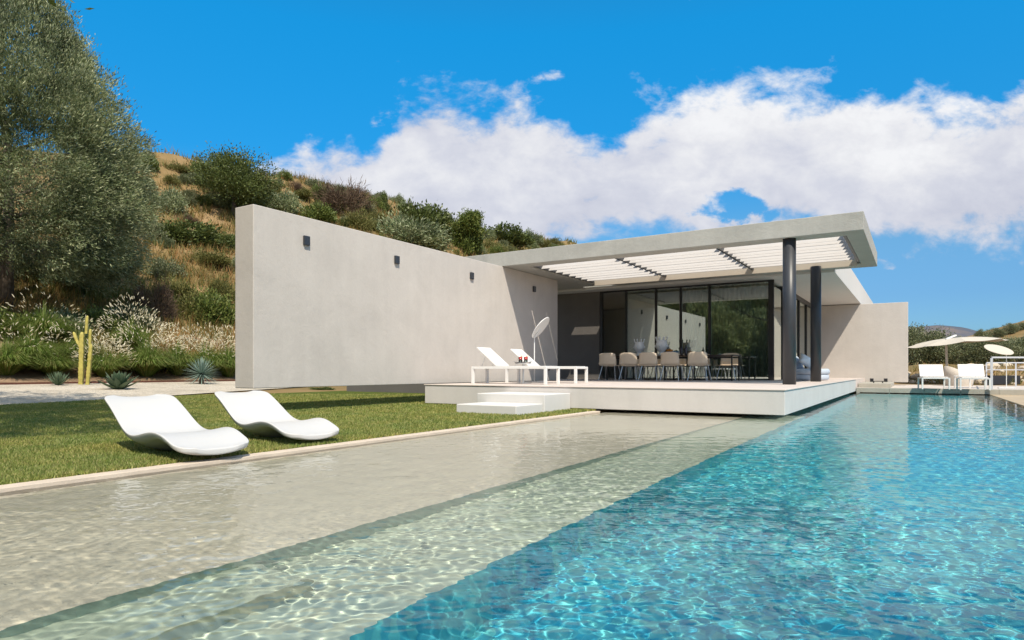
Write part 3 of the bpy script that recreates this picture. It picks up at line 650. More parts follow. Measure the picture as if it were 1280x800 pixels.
# daybed
db = thing('daybed', 'round blue grey daybed with white pillows behind the pillars', 'daybed', (-2.86, 21.6, DZ)); db.scale = (.86, .86, .95)
MB().lathe([(0,.02),(.70,.02),(.74,.05),(.74,.16),(.71,.19),(0,.19)], n=40).build('base', 'daybed', db, sm=True)
MB().lathe([(0,.195),(.72,.195),(.76,.23),(.76,.33),(.71,.375),(0,.38)], n=40).build('mattress', 'daybed', db, sm=True)
def pillow(par, loc, rot, sz, mat):
    bm = bmesh.new(); bmesh.ops.create_cube(bm, size=1); bmesh.ops.subdivide_edges(bm, edges=bm.edges, cuts=5, use_grid_fill=True)
    for v in bm.verts:
        a = (1-(2*v.co.x)**4*.5)*(1-(2*v.co.y)**4*.5); e = max(abs(v.co.x), abs(v.co.y))*2
        v.co.z *= max(.12, 1-e**2.2)*1.0+.12; v.co.x *= sz[0]*(1-.07*(1-abs(2*v.co.y))); v.co.y *= sz[1]*(1-.07*(1-abs(2*v.co.x))); v.co.z *= sz[2]
    me = bpy.data.meshes.new('pillow'); bm.to_mesh(me); bm.free(); me.materials.append(M[mat]); smooth(me)
    o = link(bpy.data.objects.new('pillow', me), par); o.location = loc; o.rotation_euler = rot; return o
pillow(db, (.05, -.05, .60), (R(35), R(30), R(20)), (.55, .5, .26), 'cushion'); pillow(db, (-.35, .15, .58), (R(55), R(0), R(70)), (.55, .5, .24), 'daybed')
# ------------------------------------------------------------------ far terrace furniture
def lounge_chair(name, label, loc):
    r = thing(name, label, 'lounge chair', loc, R(8), 'white lounge chairs on the far terrace')
    f = MB(); 
    for sx in (-.39, .35): f.box(sx, sx+.04, -.30, .55, .33, .37)
    f.box(-.349, .349, -.30, -.26, .335, .366); f.box(-.349, .349, .51, .55, .335, .366); f.build('frame', 'white', r, bevel=.003)
    for sx in (-.39, .345):
        for y in (-.30, .505): MB().box(sx, sx+.045, y, y+.045, 0, .329).build('leg', 'white', r, bevel=.003)
    MB().box(-.34, .34, -.255, .45, .372, .40).build('seat', 'sling', r, bevel=.006)
    MB().beam((0, .40, .41), (0, .66, .80), .68, .03, up=(0,0,1)).build('backrest', 'sling', r, bevel=.006)
    return r
TR = .172
p1 = G(1168, 486.6, TR); lc = lounge_chair('lounge_chair', 'white sling lounge chair on the far terrace, the one nearer the end wall', (p1[0], p1[1]+.3, TR))
p2 = G(1218, 487.8, TR); dup(lc, (p2[0], p2[1]+.3, TR), R(4), 'white sling lounge chair on the far terrace, the one shaded by the cream disc')
p = G(1203, 485, TR); stb = thing('low_table', 'small white side table between the two far lounge chairs', 'side table', (p[0], p[1], TR))
MB().box(-.25, .25, -.22, .22, .40, .425).build('table_top', 'white', stb, bevel=.003)
for sx in (-.23, .2):
    for sy in (-.2, .17): MB().box(sx, sx+.03, sy, sy+.03, 0, .399).build('leg', 'white', stb)
p = atD(1199, 25.5, TR); tc_ = thing('tub_chair', 'round pale woven tub chair with cushion behind the low table', 'tub chair', p, R(200))
vs = []; fs = []; n = 30
for i in range(n+1):
    w = R(-140)+R(280)*i/n; hb = .42+.36*math.cos((w)/1.7)**2
    for r_, z in ((.46,0), (.52,hb*.6), (.50,hb), (.44,hb), (.42,.3)): vs.append((r_*math.cos(w), r_*math.sin(w), z))
for i in range(n):
    for k in range(4): a = i*5+k; fs.append((a, a+5, a+6, a+1))
MB().add(vs, fs).build('shell', 'woven', tc_, sm=True); MB().lathe([(0,.05),(.40,.05),(.42,.1),(.41,.34),(.36,.40),(0,.41)], n=28).build('seat', 'cushion', tc_, sm=True)
# cantilever parasol
um = thing('cantilever_parasol', 'cream cantilever parasol leaning over the far terrace beside the olive trees', 'parasol', atD(1184.5, 27.5, .12))
MB().box(-.4, .4, -.4, .4, 0, .06).build('base', 'white', um, bevel=.005)
MB().beam((0,0,.06), tuple(-rt*.07+np.array([0,0,1.95])), .09, .09, up=(0,1,0)).build('pole', 'parasol', um)
cen = rt*.42+fw*.1+np.array([0,0,2.06]); vs = [tuple(cen)]; ring = []
for k in range(8):
    w = R(22.5+45*k); c_, s_ = math.cos(w), math.sin(w); ring.append(cen+rt*1.86*c_+fw*1.75*s_+np.array([0,0,-.14+.145*c_-.14*c_*c_]))
can = MB(); nr = 6
for k in range(8):
    a, b_ = ring[k], ring[(k+1) % 8]; pts = []; f_ = []
    for i in range(nr+1):
        for j in range(i+1):
            q = cen if i == 0 else cen+(a*(i-j)/i+b_*j/i-cen)*(i/nr); q = q+np.array([0,0,.05*math.sin(math.pi*i/nr)-.05*(math.sin(math.pi*(j/i)) if i else 0)*i/nr]); pts.append(q)
    idx = lambda i, j: i*(i+1)//2+j
    for i in range(nr):
        for j in range(i+1):
            f_.append((idx(i,j), idx(i+1,j), idx(i+1,j+1)))
            if j < i: f_.append((idx(i,j), idx(i+1,j+1), idx(i,j+1)))
    can.add(pts, f_)
co = can.build('canopy', 'parasol', um, merge=True); md = co.modifiers.new('t', 'SOLIDIFY'); md.thickness = .006
MB().beam(tuple(-rt*.075+np.array([0,0,1.99])), tuple(cen+np.array([0,0,.10])), .08, .06).build('arm', 'white', um)
for k in range(8): MB().beam(tuple(cen+np.array([0,0,-.03])), tuple(ring[k]+np.array([0,0,-.015])), .02, .02).build('rib', 'white', um)
# railing and black planter
rl = thing('railing', 'pale metal railing with open rails at the right end of the terrace', 'railing')
pa = np.array(G(1239.5, 487, TR)); pb = pa+rt*2.0; pc = np.array(atD(1233, 24.6, TR)); pd = pc+rt*3
def rr(p, q, z, w=.04): MB().beam((p[0], p[1], z), (q[0], q[1], z), w, w).build('rail', 'galv', rl)
def pp(p, h_=1.0, w=.045): MB().box(p[0]-w/2, p[0]+w/2, p[1]-w/2, p[1]+w/2, TR, TR+h_).build('post', 'galv', rl)
pp(pa, 1.0, .065); pp(pb); pp(pc, .88); pp(pc+rt*1.12, .88); pp(pd, .88); rr(pa, pb, TR+1.02, .05); rr(pc, pd, TR+.90); rr(pc, pd, TR+.63, .03); rr(pa+fw*.04, pc-fw*.04, TR+.55, .03)
p = atD(1253, 26.6, TR); pl = thing('planter_box', 'long black planter box behind the terrace railing', 'planter', p, TH)
MB().cells([-.58,-.54,.54,.58], [-.2,-.17,.17,.2], .03, .40, lambda i, j: not (i == 1 and j == 1)).build('box', 'pot', pl, merge=True); MB().box(-.539, .539, -.169, .169, .05, .36).build('soil', 'soil', pl)
MB().box(-.5, .5, -.15, .15, 0, .029).build('foot', 'black', pl)
# black spot fixtures by the terrace step
p = (-1.34, 27.3, .316); sp = thing('ground_light', 'low black two headed light fitting on the terrace beside the end wall', 'ground light', p, R(20))
MB().box(-.04, .36, -.015, .015, .05, .075).build('bar', 'black', sp)
for x in (-.1, .37): MB().box(x, x+.10, -.05, .05, .04, .17).build('head', 'black', sp, bevel=.006)
MB().box(.0, .03, -.02, .02, 0, .049).box(.3, .33, -.02, .02, 0, .049).build('foot', 'black', sp)
# ------------------------------------------------------------------ vegetation
def leaf_quads(C, Dr, ln, wd):
    n = len(C); Dr = Dr/np.linalg.norm(Dr, axis=1, keepdims=True); rv_ = rng.normal(0, 1, (n, 3)); S_ = np.cross(Dr, rv_); S_ /= np.linalg.norm(S_, axis=1, keepdims=True)+1e-9
    ln = np.broadcast_to(ln, (n,))[:, None]; wd = np.broadcast_to(wd, (n,))[:, None]
    V = np.stack([C, C+Dr*ln*.5+S_*wd, C+Dr*ln, C+Dr*ln*.5-S_*wd], 1).reshape(-1, 3); return V, np.arange(4*n).reshape(-1, 4)
def foliage(cl, rad, per, ln, wd, outc, jit=1.0, upb=.3):
    cl = np.asarray(cl); n = len(cl); C = np.repeat(cl, per, 0); rr_ = np.repeat(np.broadcast_to(rad, (n,)), per)[:, None]
    C = C+rng.normal(0, .55, C.shape)*rr_; Dr = (C-np.asarray(outc)); Dr = Dr/(np.linalg.norm(Dr, axis=1, keepdims=True)+1e-6)+rng.normal(0, jit*.6, C.shape)+np.array([0,0,upb])
    return leaf_quads(C, Dr, ln*rng.uniform(.7, 1.3, len(C)), wd*rng.uniform(.7, 1.3, len(C)))
def limb_tree(b, base, top, r0, n=7, spread=1.4, env=None):
    base = Vector(base); top = Vector(top); pts = [base.lerp(top, t)+Vector((rng.normal(0, .07), rng.normal(0, .07), 0))*(t > 0)*(top-base).length*.25 for t in np.linspace(0, 1, 7)]
    b.tube(pts, [r0*(1.25 if i == 0 else 1-.8*i/6) for i in range(7)], 10)
    for k in range(n):
        t = rng.uniform(.25, .9); p = base.lerp(top, t); w = 2*math.pi*k/n+rng.uniform(-.4, .4); L_ = spread*(1.15-t*.6)*rng.uniform(.7, 1.1)
        q = p+Vector((math.cos(w)*L_, math.sin(w)*L_, L_*rng.uniform(.3, .8))); m_ = p.lerp(q, .5)+Vector((0,0,-.08*L_))
        b.tube([p, m_, q], [r0*.45*(1-t*.5), r0*.3*(1-t*.5), r0*.08], 7)
        for j in range(2): s_ = m_.lerp(q, .4+.3*j); b.tube([s_, s_+Vector((rng.normal(0,.5), rng.normal(0,.5), .5))*L_*.5], [r0*.14, r0*.04], 5)
# big olive at the left: tall lumpy cone
def big_olive(base, label):
    r = thing('olive_tree', label, 'olive tree', base)
    cl = []; rad = []
    def radius(z): return np.interp(z, [.8,2.0,4.6,7.5,10.5,13,16,18.5,20], [3.6,4.9,5.6,5.1,3.3,1.9,.9,.5,.1])
    lob = [(rng.uniform(0, 6.28), 2+16*rng.random()**1.3, rng.uniform(.9, 1.9)) for _ in range(230)]
    while len(cl) < 10500:
        if rng.random() < .72:
            a, z0, s = lob[rng.integers(len(lob))]; rr_ = float(radius(z0))*rng.uniform(.80, 1.0)
            dv = rng.normal(0, 1, 3); dv /= np.linalg.norm(dv); q = np.array([rr_*.86*math.cos(a), rr_*.86*math.sin(a), z0])+dv*s*min(1., .25+rr_/5)*rng.uniform(.55, 1.)*np.array([1,1,.8])
        else:
            z = 1.6+17*rng.random()**1.6; a = rng.uniform(0, 6.28); q = np.array([0,0,z])+float(radius(z))*math.sqrt(rng.uniform(.25, .95))*np.array([math.cos(a), math.sin(a), 0])
        if np.hypot(q[0], q[1]) < float(radius(q[2]))*1.12+.1 and q[2] > .9 and (math.sin(q[0]*1.9+q[2]*.8)*math.sin(q[1]*1.7-q[2]*1.1+1)+rng.normal(0, .22)) > -.30: cl.append(q); rad.append(rng.uniform(.2, .42))
    cl = np.array(cl); V, Fc = foliage(cl, np.array(rad), 46, .165, .0165, (0,0,5), .8, .3)
    mesh_np('crown', V, Fc, 'oliveg', r)
    b = MB(); limb_tree(b, (0,0,-.3), (.1,0,14), .26, 16, 3.4); b.build('trunk', 'bark', r, sm=True); return r
pz = atD(6, 27.0); big_olive((pz[0], pz[1], float(terr(pz[0], pz[1]))), 'tall silvery olive tree filling the left edge of the picture')
# shade tree outside the frame: throws the shadow on the lawn and shows in the glass
def round_tree(name, base, zt, cz, rx, rz, ncl, per, ln, wd, mat, label, cat='tree', group=None, trunk=.16, rad=(.25,.5)):
    r = thing(name, label, cat, base, group=group)
    lob = []
    for _ in range(26):
        d = rng.normal(0, 1, 3); d /= np.linalg.norm(d); lob.append((d*np.array([rx, rx, rz])*rng.uniform(.5, .8), rng.uniform(.28, .5)*rx))
    cl = []
    while len(cl) < ncl:
        c, s = lob[rng.integers(len(lob))]; d = rng.normal(0, 1, 3); d /= np.linalg.norm(d); q = c+d*s*rng.uniform(.5, 1)*np.array([1,1,rz/rx])
        cl.append(q+np.array([0,0,cz]))
    V, Fc = foliage(np.array(cl), rng.uniform(*rad, ncl), per, ln, wd, (0,0,cz-.5*rz), 1.1, .2); mesh_np('crown', V, Fc, mat, r)
    b = MB(); limb_tree(b, (0,0,-.2), (.1,.1,cz+rz*.3), trunk, 8, rx*.6); b.build('trunk', 'bark', r, sm=True); return r
shade = round_tree('shade_tree', (-7.9, -1.9, 0), 0, 6.3, 3.9, 2.3, 620, 60, .13, .03, 'mdleaf', 'broad leafy tree beyond the left edge, casting shade on the lawn'); shade.scale = (1.25,)*3
dup(shade, (-12.8, .8, 0), 2., 'second broad leafy tree beyond the left edge, shading the gravel', None, 1.25)
hedge = None
for i, (x, y, s) in enumerate(((-14, -10, 1.0), (-10, -15, 1.0), (-18, -15, 1.2), (-14.5, -20, 1.15), (-22, -20, 1.3), (-6.5, -17, 1.2), (-11, -23, 1.6), (-4, -24, 1.6), (-17, -27, 1.7))):
    if hedge is None: hedge = round_tree('garden_tree', (x, y, -.1), 0, 3.2, 3.0, 3.1, 900, 50, .22, .05, 'garden', 'leafy garden tree reflected in the glass wall behind the camera', group='garden trees mirrored in the glass')
    else: dup(hedge, (x, y, -.1), i*1.7, 'leafy garden tree reflected in the glass wall behind the camera', 'garden trees mirrored in the glass', s)
# shrub prototypes (unit size about 1 m radius, single mesh)
def shrub_mesh(name, mat, ncl, per, ln, wd, flat=.8, lobes=14, rad=(.10,.2), stems=True):
    lob = []
    for _ in range(lobes):
        d = rng.normal(0, 1, 3); d /= np.linalg.norm(d); d[2] = abs(d[2])*.9-.05; lob.append((d*rng.uniform(.45, .8)*np.array([1,1,flat]), rng.uniform(.26, .46)))
    cl = []
    while len(cl) < ncl:
        c, s = lob[rng.integers(len(lob))]; d = rng.normal(0, 1, 3); d /= np.linalg.norm(d); q = c+d*s*rng.uniform(.6, 1); q[2] = abs(q[2])*.98
        cl.append(q)
    V, Fc = foliage(np.array(cl), rng.uniform(*rad, ncl), per, ln, wd, (0,0,.1), 1., .35)
    o = mesh_np(name, V, Fc, mat); return o
protos = {
 'olive': shrub_mesh('olive_bush', 'oliveg', 420, 20, .11, .016), 'dark': shrub_mesh('dark_bush', 'dkleaf', 420, 18, .11, .026, .85),
 'mid': shrub_mesh('green_bush', 'mdleaf', 400, 18, .11, .024, .85), 'yel': shrub_mesh('yellow_green_bush', 'ylleaf', 360, 18, .13, .016, .75),
 'brown': shrub_mesh('brown_shrub', 'brleaf', 300, 16, .22, .007, .9), 'low': shrub_mesh('low_shrub', 'olive', 380, 18, .12, .018, .6, 18)}
used = set()
def shrub(kind, u, vb, wpx, hpx, label, group='shrubs on the hillside', cat='bush', dz=-.12):
    x, y, z, D = on_terr(u, vb); p = protos[kind]
    if kind in used: o = p.copy(); COL.objects.link(o)
    else: o = p; used.add(kind)
    w = wpx*D/F/2*1.0; h_ = hpx*D/F*.92; o.location = (x, y, z+dz*h_); o.scale = (w, w*rng.uniform(.8, 1.), h_); o.rotation_euler = (0,0,rng.uniform(0, 6.28)); tag(o, label, cat, group); return o
SH = [
 ('dark', 228, 303, 100, 40, 'low spreading dark green bush left of the blade wall end'),
 ('olive', 205, 262, 60, 38, 'grey green bush on the slope left of the big dark tree'),
 ('low', 190, 300, 46, 40, 'grey green bush beside the tall olive crown'),
 ('mid', 184, 212, 36, 28, 'round bush on the skyline just right of the tall olive'),
 ('yel', 222, 214, 34, 14, 'flat yellowish bush on the skyline left of the big dark tree'),
 ('mid', 378, 219, 24, 15, 'small round bush on the skyline above the wall lamp nearest the corner'),
 ('yel', 383, 247, 40, 18, 'rounded bush halfway up the hill below the small skyline bush'),
 ('olive', 350, 262, 60, 34, 'grey green bush just right of the big dark tree'),
 ('mid', 398, 276, 62, 30, 'wide green bush showing above the wall top, right of the big dark tree'),
 ('brown', 432, 262, 84, 48, 'large brownish olive bush below the round skyline tree'),
 ('dark', 486, 243, 24, 20, 'small dark bush on the falling skyline'),
 ('yel', 452, 284, 48, 30, 'yellow green ball shaped bush above the wall'),
 ('olive', 508, 302, 104, 48, 'wide silvery bush showing above the wall top'),
 ('dark', 525, 284, 78, 46, 'dark bush behind the wide silvery bush'),
 ('mid', 556, 268, 36, 18, 'small bush on the skyline left of the bright green tree'),
 ('mid', 582, 312, 56, 52, 'bright green rounded tree above the second last wall lamp'),
 ('dark', 632, 302, 70, 28, 'dark bush on the low skyline above the canopy left end'),
 ('yel', 612, 312, 26, 16, 'small pale bush at the canopy left end'),
 ('olive', 664, 304, 44, 22, 'grey green bush on the low skyline above the canopy'),
 ('yel', 690, 306, 34, 12, 'last pale bush where the hill meets the canopy'),
 ('brown', 192, 396, 60, 66, 'dry purplish brown twiggy shrub at the foot of the slope'),
 ('yel', 262, 330, 60, 24, 'yellowish tuft like bush on the slope beside the blade wall'),
 ('mid', 262, 400, 70, 54, 'bright grassy green bush on the slope beside the blade wall'),
 ('yel', 222, 372, 60, 34, 'yellow green low growth on the slope between the brown shrub and the wall'),
]
for s_ in SH: shrub(*s_)
for u, v, w, hp, kd, lb in ((20, 425, 90, 50, 'mid', 'green bush under the tall olive at the left picture edge'), (72, 420, 90, 46, 'olive', 'grey bush under the tall olive, between the tall grass clump and the cactus'), (120, 418, 80, 44, 'mid', 'leafy green bush right behind the top of the yellow cactus'), (160, 408, 70, 40, 'low', 'low bush between the tall olive and the brown twiggy shrub'),
   (278, 372, 50, 40, 'yel', 'yellow green tuft against the end of the blade wall, halfway up'), (240, 396, 64, 40, 'yel', 'yellow green tuft beside the brown twiggy shrub'), (208, 345, 56, 34, 'low', 'grey green bush on the slope below the low spreading one'), (281, 312, 40, 26, 'dark', 'dark bush tucked behind the upper edge of the blade wall end')):
    shrub(kd, u, v, w, hp, lb)
k_ = 0
while k_ < 170:
    u = 170+530*rng.random()**.8; top = np.interp(u, [170,200,300,380,440,490,560,640,700], [205,208,214,222,232,246,270,296,306]); v = top+5+rng.exponential(28)
    if v > 350: continue
    x, y, z, D = on_terr(u, v)
    if x > -26 or D > 150: continue
    kd = ['olive','low','mid','yel','brown','dark'][int(rng.choice(6, p=[.24,.24,.16,.2,.06,.10]))]; w = rng.uniform(12, 36)*(45/max(D, 30))**.5
    shrub(kd, u, v, w, w*rng.uniform(.5, .75), 'small rounded shrub scattered among the dry grass of the hillside', 'small shrubs scattered over the hillside'); k_ += 1
# hill trees with trunk
def px_tree(u, vb, vt, wpx, mat, label, ncl=420, per=22, ln=.22, wd=.06, cat='tree', group='trees on the hill'):
    x, y, z, D = on_terr(u, vb); hh = (vb-vt)*D/F; rx = wpx*D/F/2*.86
    return round_tree('hill_tree', (x, y, z-.1), 0, hh*.58, rx, hh*.42, ncl, per, ln*D/60, wd*D/60, mat, label, cat, group, trunk=.05*hh, rad=(rx*.12, rx*.24))
px_tree(291, 270, 197, 124, 'dkleaf', 'broad dark green tree above the corner of the blade wall', 800, 26, .24, .05)
px_tree(440, 234, 207, 38, 'dkleaf', 'small round dark tree standing on the skyline', 240, 16)
px_tree(742, 310, 281, 46, 'dkleaf', 'lone dark tree top rising behind the canopy roof', 260, 16)
px_tree(585, 316, 264, 52, 'mdleaf', 'green tree with rounded crown above the far end of the blade wall', 420, 20)
# olives and trees beyond the far terrace
ol = [(1150, 43, 2.15, 2.2, 'olive tree beyond the terrace, the one partly behind the end wall'), (1172, 46, 2.0, 1.7, 'olive tree beyond the terrace, left of the parasol mast'), (1196, 42, 1.75, 1.9, 'olive tree beyond the terrace, directly behind the parasol mast'),
      (1218, 44, 1.7, 1.8, 'olive tree beyond the terrace, right of the parasol mast'), (1238, 41, 1.7, 1.5, 'olive tree beyond the terrace, left of the cream disc shade'), (1262, 45, 1.65, 1.9, 'olive tree beyond the terrace, behind the cream disc shade'), (1290, 42, 1.7, 1.8, 'olive tree beyond the terrace, at the right picture edge')]
o0 = None
for u, D, hh, rx, lb in ol:
    x, y, _ = atD(u, D); z = float(terr(x, y))-.1
    if o0 is None: o0 = round_tree('young_olive_tree', (x, y, z), 0, 1.55, 1.9, 1.15, 420, 26, .13, .028, 'olive', lb, 'olive tree', 'olive trees beyond the far terrace', .12, (.2,.4))
    else: dup(o0, (x, y, z), rng.uniform(0, 6), lb, None, (rx/1.9, rx/1.9, hh/2.6))
for u, D, s, lb in ((1140, 58, 1.12, 'olive tree in the back row, leftmost, beside the end wall'), (1182, 62, .98, 'olive tree in the back row, above the left lounge chair'), (1212, 60, .85, 'olive tree in the back row, above the right lounge chair'), (1246, 64, .75, 'olive tree in the back row, above the railing'), (1280, 60, .75, 'olive tree in the back row, rightmost')):
    x, y, _ = atD(u, D); dup(o0, (x, y, float(terr(x, y))-.2), rng.uniform(0, 6), lb, 'olive trees in the back row', s)
for i, (u, vb, vt, w_, lb) in enumerate(((1226, 426, 411, 16, 'dark tree at the foot of the right hand hill'), (1245, 422, 409, 26, 'dark tree halfway up the right hand hill'), (1263, 417, 403, 20, 'dark tree near the crest of the right hand hill'), (1277, 412, 402, 18, 'dark tree on the crest at the right picture edge'))):
    x, y, z, D = on_terr(u, vb); hh = (vb-vt)*D/F; dup(o0, (x, y, z-.3), rng.uniform(0, 6), lb, 'dark trees on the right hand hill', (w_*D/F/3.9, w_*D/F/3.9, hh/2.7))
# grass clumps with plumes
def grass_clump(name, label, loc, R_, h_, nb, npl, pl_h=1.0, bmat='blade', group='grass clumps along the gravel'):
    r = thing(name, label, 'ornamental grass', loc, group=group)
    w = rng.uniform(0, 6.28, nb); lean = np.sqrt(rng.random(nb)); hh = h_*rng.uniform(.6, 1.1, nb)*(1-.25*lean)
    seg = 5; V = np.zeros((nb, seg+1, 2, 3)); bx = np.cos(w); by = np.sin(w); sx, sy = -by, bx
    for i in range(seg+1):
        t = i/seg; out_ = R_*(1.12*lean*t**1.15+.14*lean); zz = hh*(1.28*t-(.30+.62*lean)*t**2.6); wd = .0065*(1-t*.9)*(1+R_)
        c = np.stack([bx*out_, by*out_, zz], 1); V[:, i, 0] = c-np.stack([sx*wd, sy*wd, 0*sx], 1); V[:, i, 1] = c+np.stack([sx*wd, sy*wd, 0*sx], 1)
    base = np.arange(nb)[:, None]*(seg+1)*2; Fc = np.concatenate([base+np.array([[2*i, 2*i+1, 2*i+3, 2*i+2]]) for i in range(seg)], 1).reshape(-1, 4)
    mesh_np('blade_tuft', V.reshape(-1, 3), Fc, bmat, r)
    if npl:
        VV = []; FF = []; o = 0; ps = np.array([[0,0,-1],[.6,0,-.4],[-.3,.52,-.4],[-.3,-.52,-.4],[.5,0,.3],[-.25,.43,.3],[-.25,-.43,.3],[0,0,1]])
        pf = np.array([[0,2,1],[0,3,2],[0,1,3],[1,2,4],[2,5,4],[2,3,5],[3,6,5],[3,1,6],[1,4,6],[4,5,7],[5,6,7],[6,4,7]])
        for k in range(int(npl*1.05)):
            w_ = rng.uniform(0, 6.28); ln_ = math.sqrt(rng.random()); tip = np.array([math.cos(w_)*R_*ln_*1.05, math.sin(w_)*R_*ln_*1.05, h_*pl_h*(1.08-.52*ln_**2)*rng.uniform(.70, 1.08)])
            d = tip*np.array([1,1,.5]); d = d/np.linalg.norm(d)+rng.normal(0, .25, 3); d /= np.linalg.norm(d); s1 = np.cross(d, [0,0,1.01]); s1 /= np.linalg.norm(s1); s2 = np.cross(d, s1); L_ = rng.uniform(.05, .085); w2 = rng.uniform(.017, .027)
            VV.append(tip+ps[:, :1]*s1*w2+ps[:, 1:2]*s2*w2+ps[:, 2:]*d*L_); FF.append(pf+o); o += 8
        struct(mesh_np('seed_plume', np.concatenate(VV), np.concatenate(FF), 'plume', r), 'stuff')
    return r
def gp(u, D): x, y, _ = atD(u, D); return (x, y, float(terr(x, y))+.02)
grass_clump('fountain_grass', 'plumed fountain grass beside the yellow cactus', gp(131, 23.7), 1.0, 1.35, 900, 330, 1.05)
grass_clump('fountain_grass', 'plumed fountain grass with a broad green skirt in the middle of the bed', gp(183, 25.0), 1.35, 1.75, 1900, 300, 1.3)
grass_clump('fountain_grass', 'plumed fountain grass between the broad clump and the blue yucca', gp(222, 26.2), 1.2, 1.7, 1300, 260, 1.15)
grass_clump('fountain_grass', 'plumed fountain grass right behind the blue yucca', gp(258, 27.0), 1.25, 1.75, 1300, 280, 1.15)
grass_clump('fountain_grass', 'plumed fountain grass touching the end of the blade wall', gp(286, 27.6), 1.2, 1.8, 1300, 250, 1.1)
grass_clump('fountain_grass', 'plumed fountain grass high on the bed behind the broad clump', gp(165, 26.6), 1.2, 1.9, 900, 300, 1.15)
grass_clump('green_grass', 'arching olive green grass clump left of the yellow cactus', gp(66, 22.5), 1.05, 1.25, 1500, 40, 1.2)
grass_clump('green_grass', 'tall green grass clump at the left picture edge', gp(8, 21.5), 1.3, 1.5, 1700, 60, 1.15)
grass_clump('green_grass', 'broad green grass clump between the left edge and the arching clump', gp(38, 22.6), 1.3, 1.6, 1700, 60, 1.1)
grass_clump('green_grass', 'green grass clump in the second row under the tall olive', gp(55, 24.6), 1.4, 1.8, 1500, 80, 1.1)
grass_clump('green_grass', 'rusty tipped grass clump behind the yellow cactus', gp(98, 24.2), 1.0, 1.55, 900, 90, 1.1)
# rosettes
def rosette(name, label, loc, n, ln, wd, mat, cat, elev=(5, 80), thick=.03, z0=.0, trunk=0., curl=.2):
    r = thing(name, label, cat, loc); b = MB()
    for k in range(n):
        t = (k+.5)/n; w = k*2.39996; e_ = R(elev[0]+(elev[1]-elev[0])*t+rng.uniform(-5, 5)); L_ = ln*(1-.25*t)*rng.uniform(.85, 1.1)
        d = Vector((math.cos(w), math.sin(w), 0)); sd = Vector((-math.sin(w), math.cos(w), 0)); vs = []
        for i in range(6):
            s = i/5; ee = e_+curl*s; p = d*(L_*s*math.cos(ee))+Vector((0,0,z0+trunk+L_*s*math.sin(ee))); ww = wd*(math.sin(math.pi*min(1, .22+s*.78))**.7 if i < 5 else .02); nu_ = (Vector((0,0,1))*math.cos(ee)-d*math.sin(ee))
            vs += [p-sd*ww+nu_*ww*.35, p-nu_*thick*(1-s), p+sd*ww+nu_*ww*.35]
        f_ = []
        for i in range(5):
            a = i*3; f_ += [(a, a+1, a+4, a+3), (a+1, a+2, a+5, a+4)]
        b.add(vs, f_)
    b.build('leaf_rosette', mat, r)
    if trunk: MB().tube([(0,0,0), (0,0,z0+trunk+.05)], [.09, .07], 9).tube([(.02,0,.1), (.14,.02,.0)], [.05,.03], 7).build('stem', 'bark', r, sm=True)
    return r
def gq(u, v): x, y, z, D = on_terr(u, v); return (x, y, z+.03)
rosette('agave', 'stout grey green agave on the gravel beside the yellow cactus', gq(148, 488), 38, .72, .10, 'agave', 'agave', (8, 78), .03)
rosette('yucca', 'spherical blue green yucca on a short stem in the gravel', gq(252, 481), 190, .80, .014, 'yucca', 'yucca', (-42, 86), .004, trunk=.38, curl=.05)
rosette('small_aloe', 'small spiky green aloe at the gravel edge left of the cactus', gq(73, 483), 56, .55, .026, 'agave', 'aloe', (15, 80), .01)
rosette('pale_aloe', 'small pale yellowish aloe on the soil beside the blue yucca', gq(226, 470), 30, .42, .025, 'ylleaf', 'aloe', (20, 80), .01)
# yellow cactus
cx_, cy_, cz_ = gq(105, 482.5)
ct = thing('cactus', 'tall yellow ribbed cactus standing at the gravel edge', 'cactus', (cx_, cy_, cz_))
def cactus_arm(b, p, q, r0, bend=None, n=9):
    n = 30; pts = [Vector(p).lerp(Vector(q), t)+(Vector(bend)*math.sin(math.pi*t) if bend else Vector()) for t in np.linspace(0, 1, n)]
    vs = []; fs = []; nn = 24
    for i, c in enumerate(pts):
        rr_ = r0*(1+.07*math.sin(i*.55+r0*50))*min(1., .35+.3*(n-1-i))
        for k in range(nn):
            w = 2*math.pi*k/nn+.12*math.sin(i*.3); rb = max(0., math.cos(w*4)); rk = rr_*(.78+.42*rb*(.75+.5*((i+k//6) % 3 == 0))); vs.append((c.x+rk*math.cos(w), c.y+rk*math.sin(w), c.z))
    for i in range(n-1):
        for k in range(nn): fs.append((i*nn+k, i*nn+(k+1) % nn, (i+1)*nn+(k+1) % nn, (i+1)*nn+k))
    fs.append(tuple((n-1)*nn+k for k in range(nn))); b.add(vs, fs)
rtv = Vector(rt)
for p, q, r0, bd in (((-rtv*.10), (-rtv*.06+Vector((0,0,1.75))), .095, None), ((rtv*.12), (rtv*.24+Vector((0,0,1.35))), .075, None), ((-rtv*.10+Vector((0,0,1.25))), (-rtv*.34+Vector((0,0,1.75))), .06, (0,0,-.05)),
                     ((rtv*.02+Vector((0,.05,1.7))), (rtv*.06+Vector((0,.05,2.3))), .055, None), ((rtv*.2+Vector((0,0,1.3))), (rtv*.22+Vector((0,0,1.85))), .055, None)):
    b = MB(); cactus_arm(b, p, q, r0*.82, bd); b.build('cactus_stem', 'cactus', ct, sm=True)
# low green plant behind the wall gap
x, y, z = G(401, 487.2, .06); pr = protos['dark'].copy(); COL.objects.link(pr); pr.location = (x, y, .03); pr.scale = (.5, .42, .16); tag(pr, 'low dark green ground plant seen through the gap under the blade wall', 'plant')
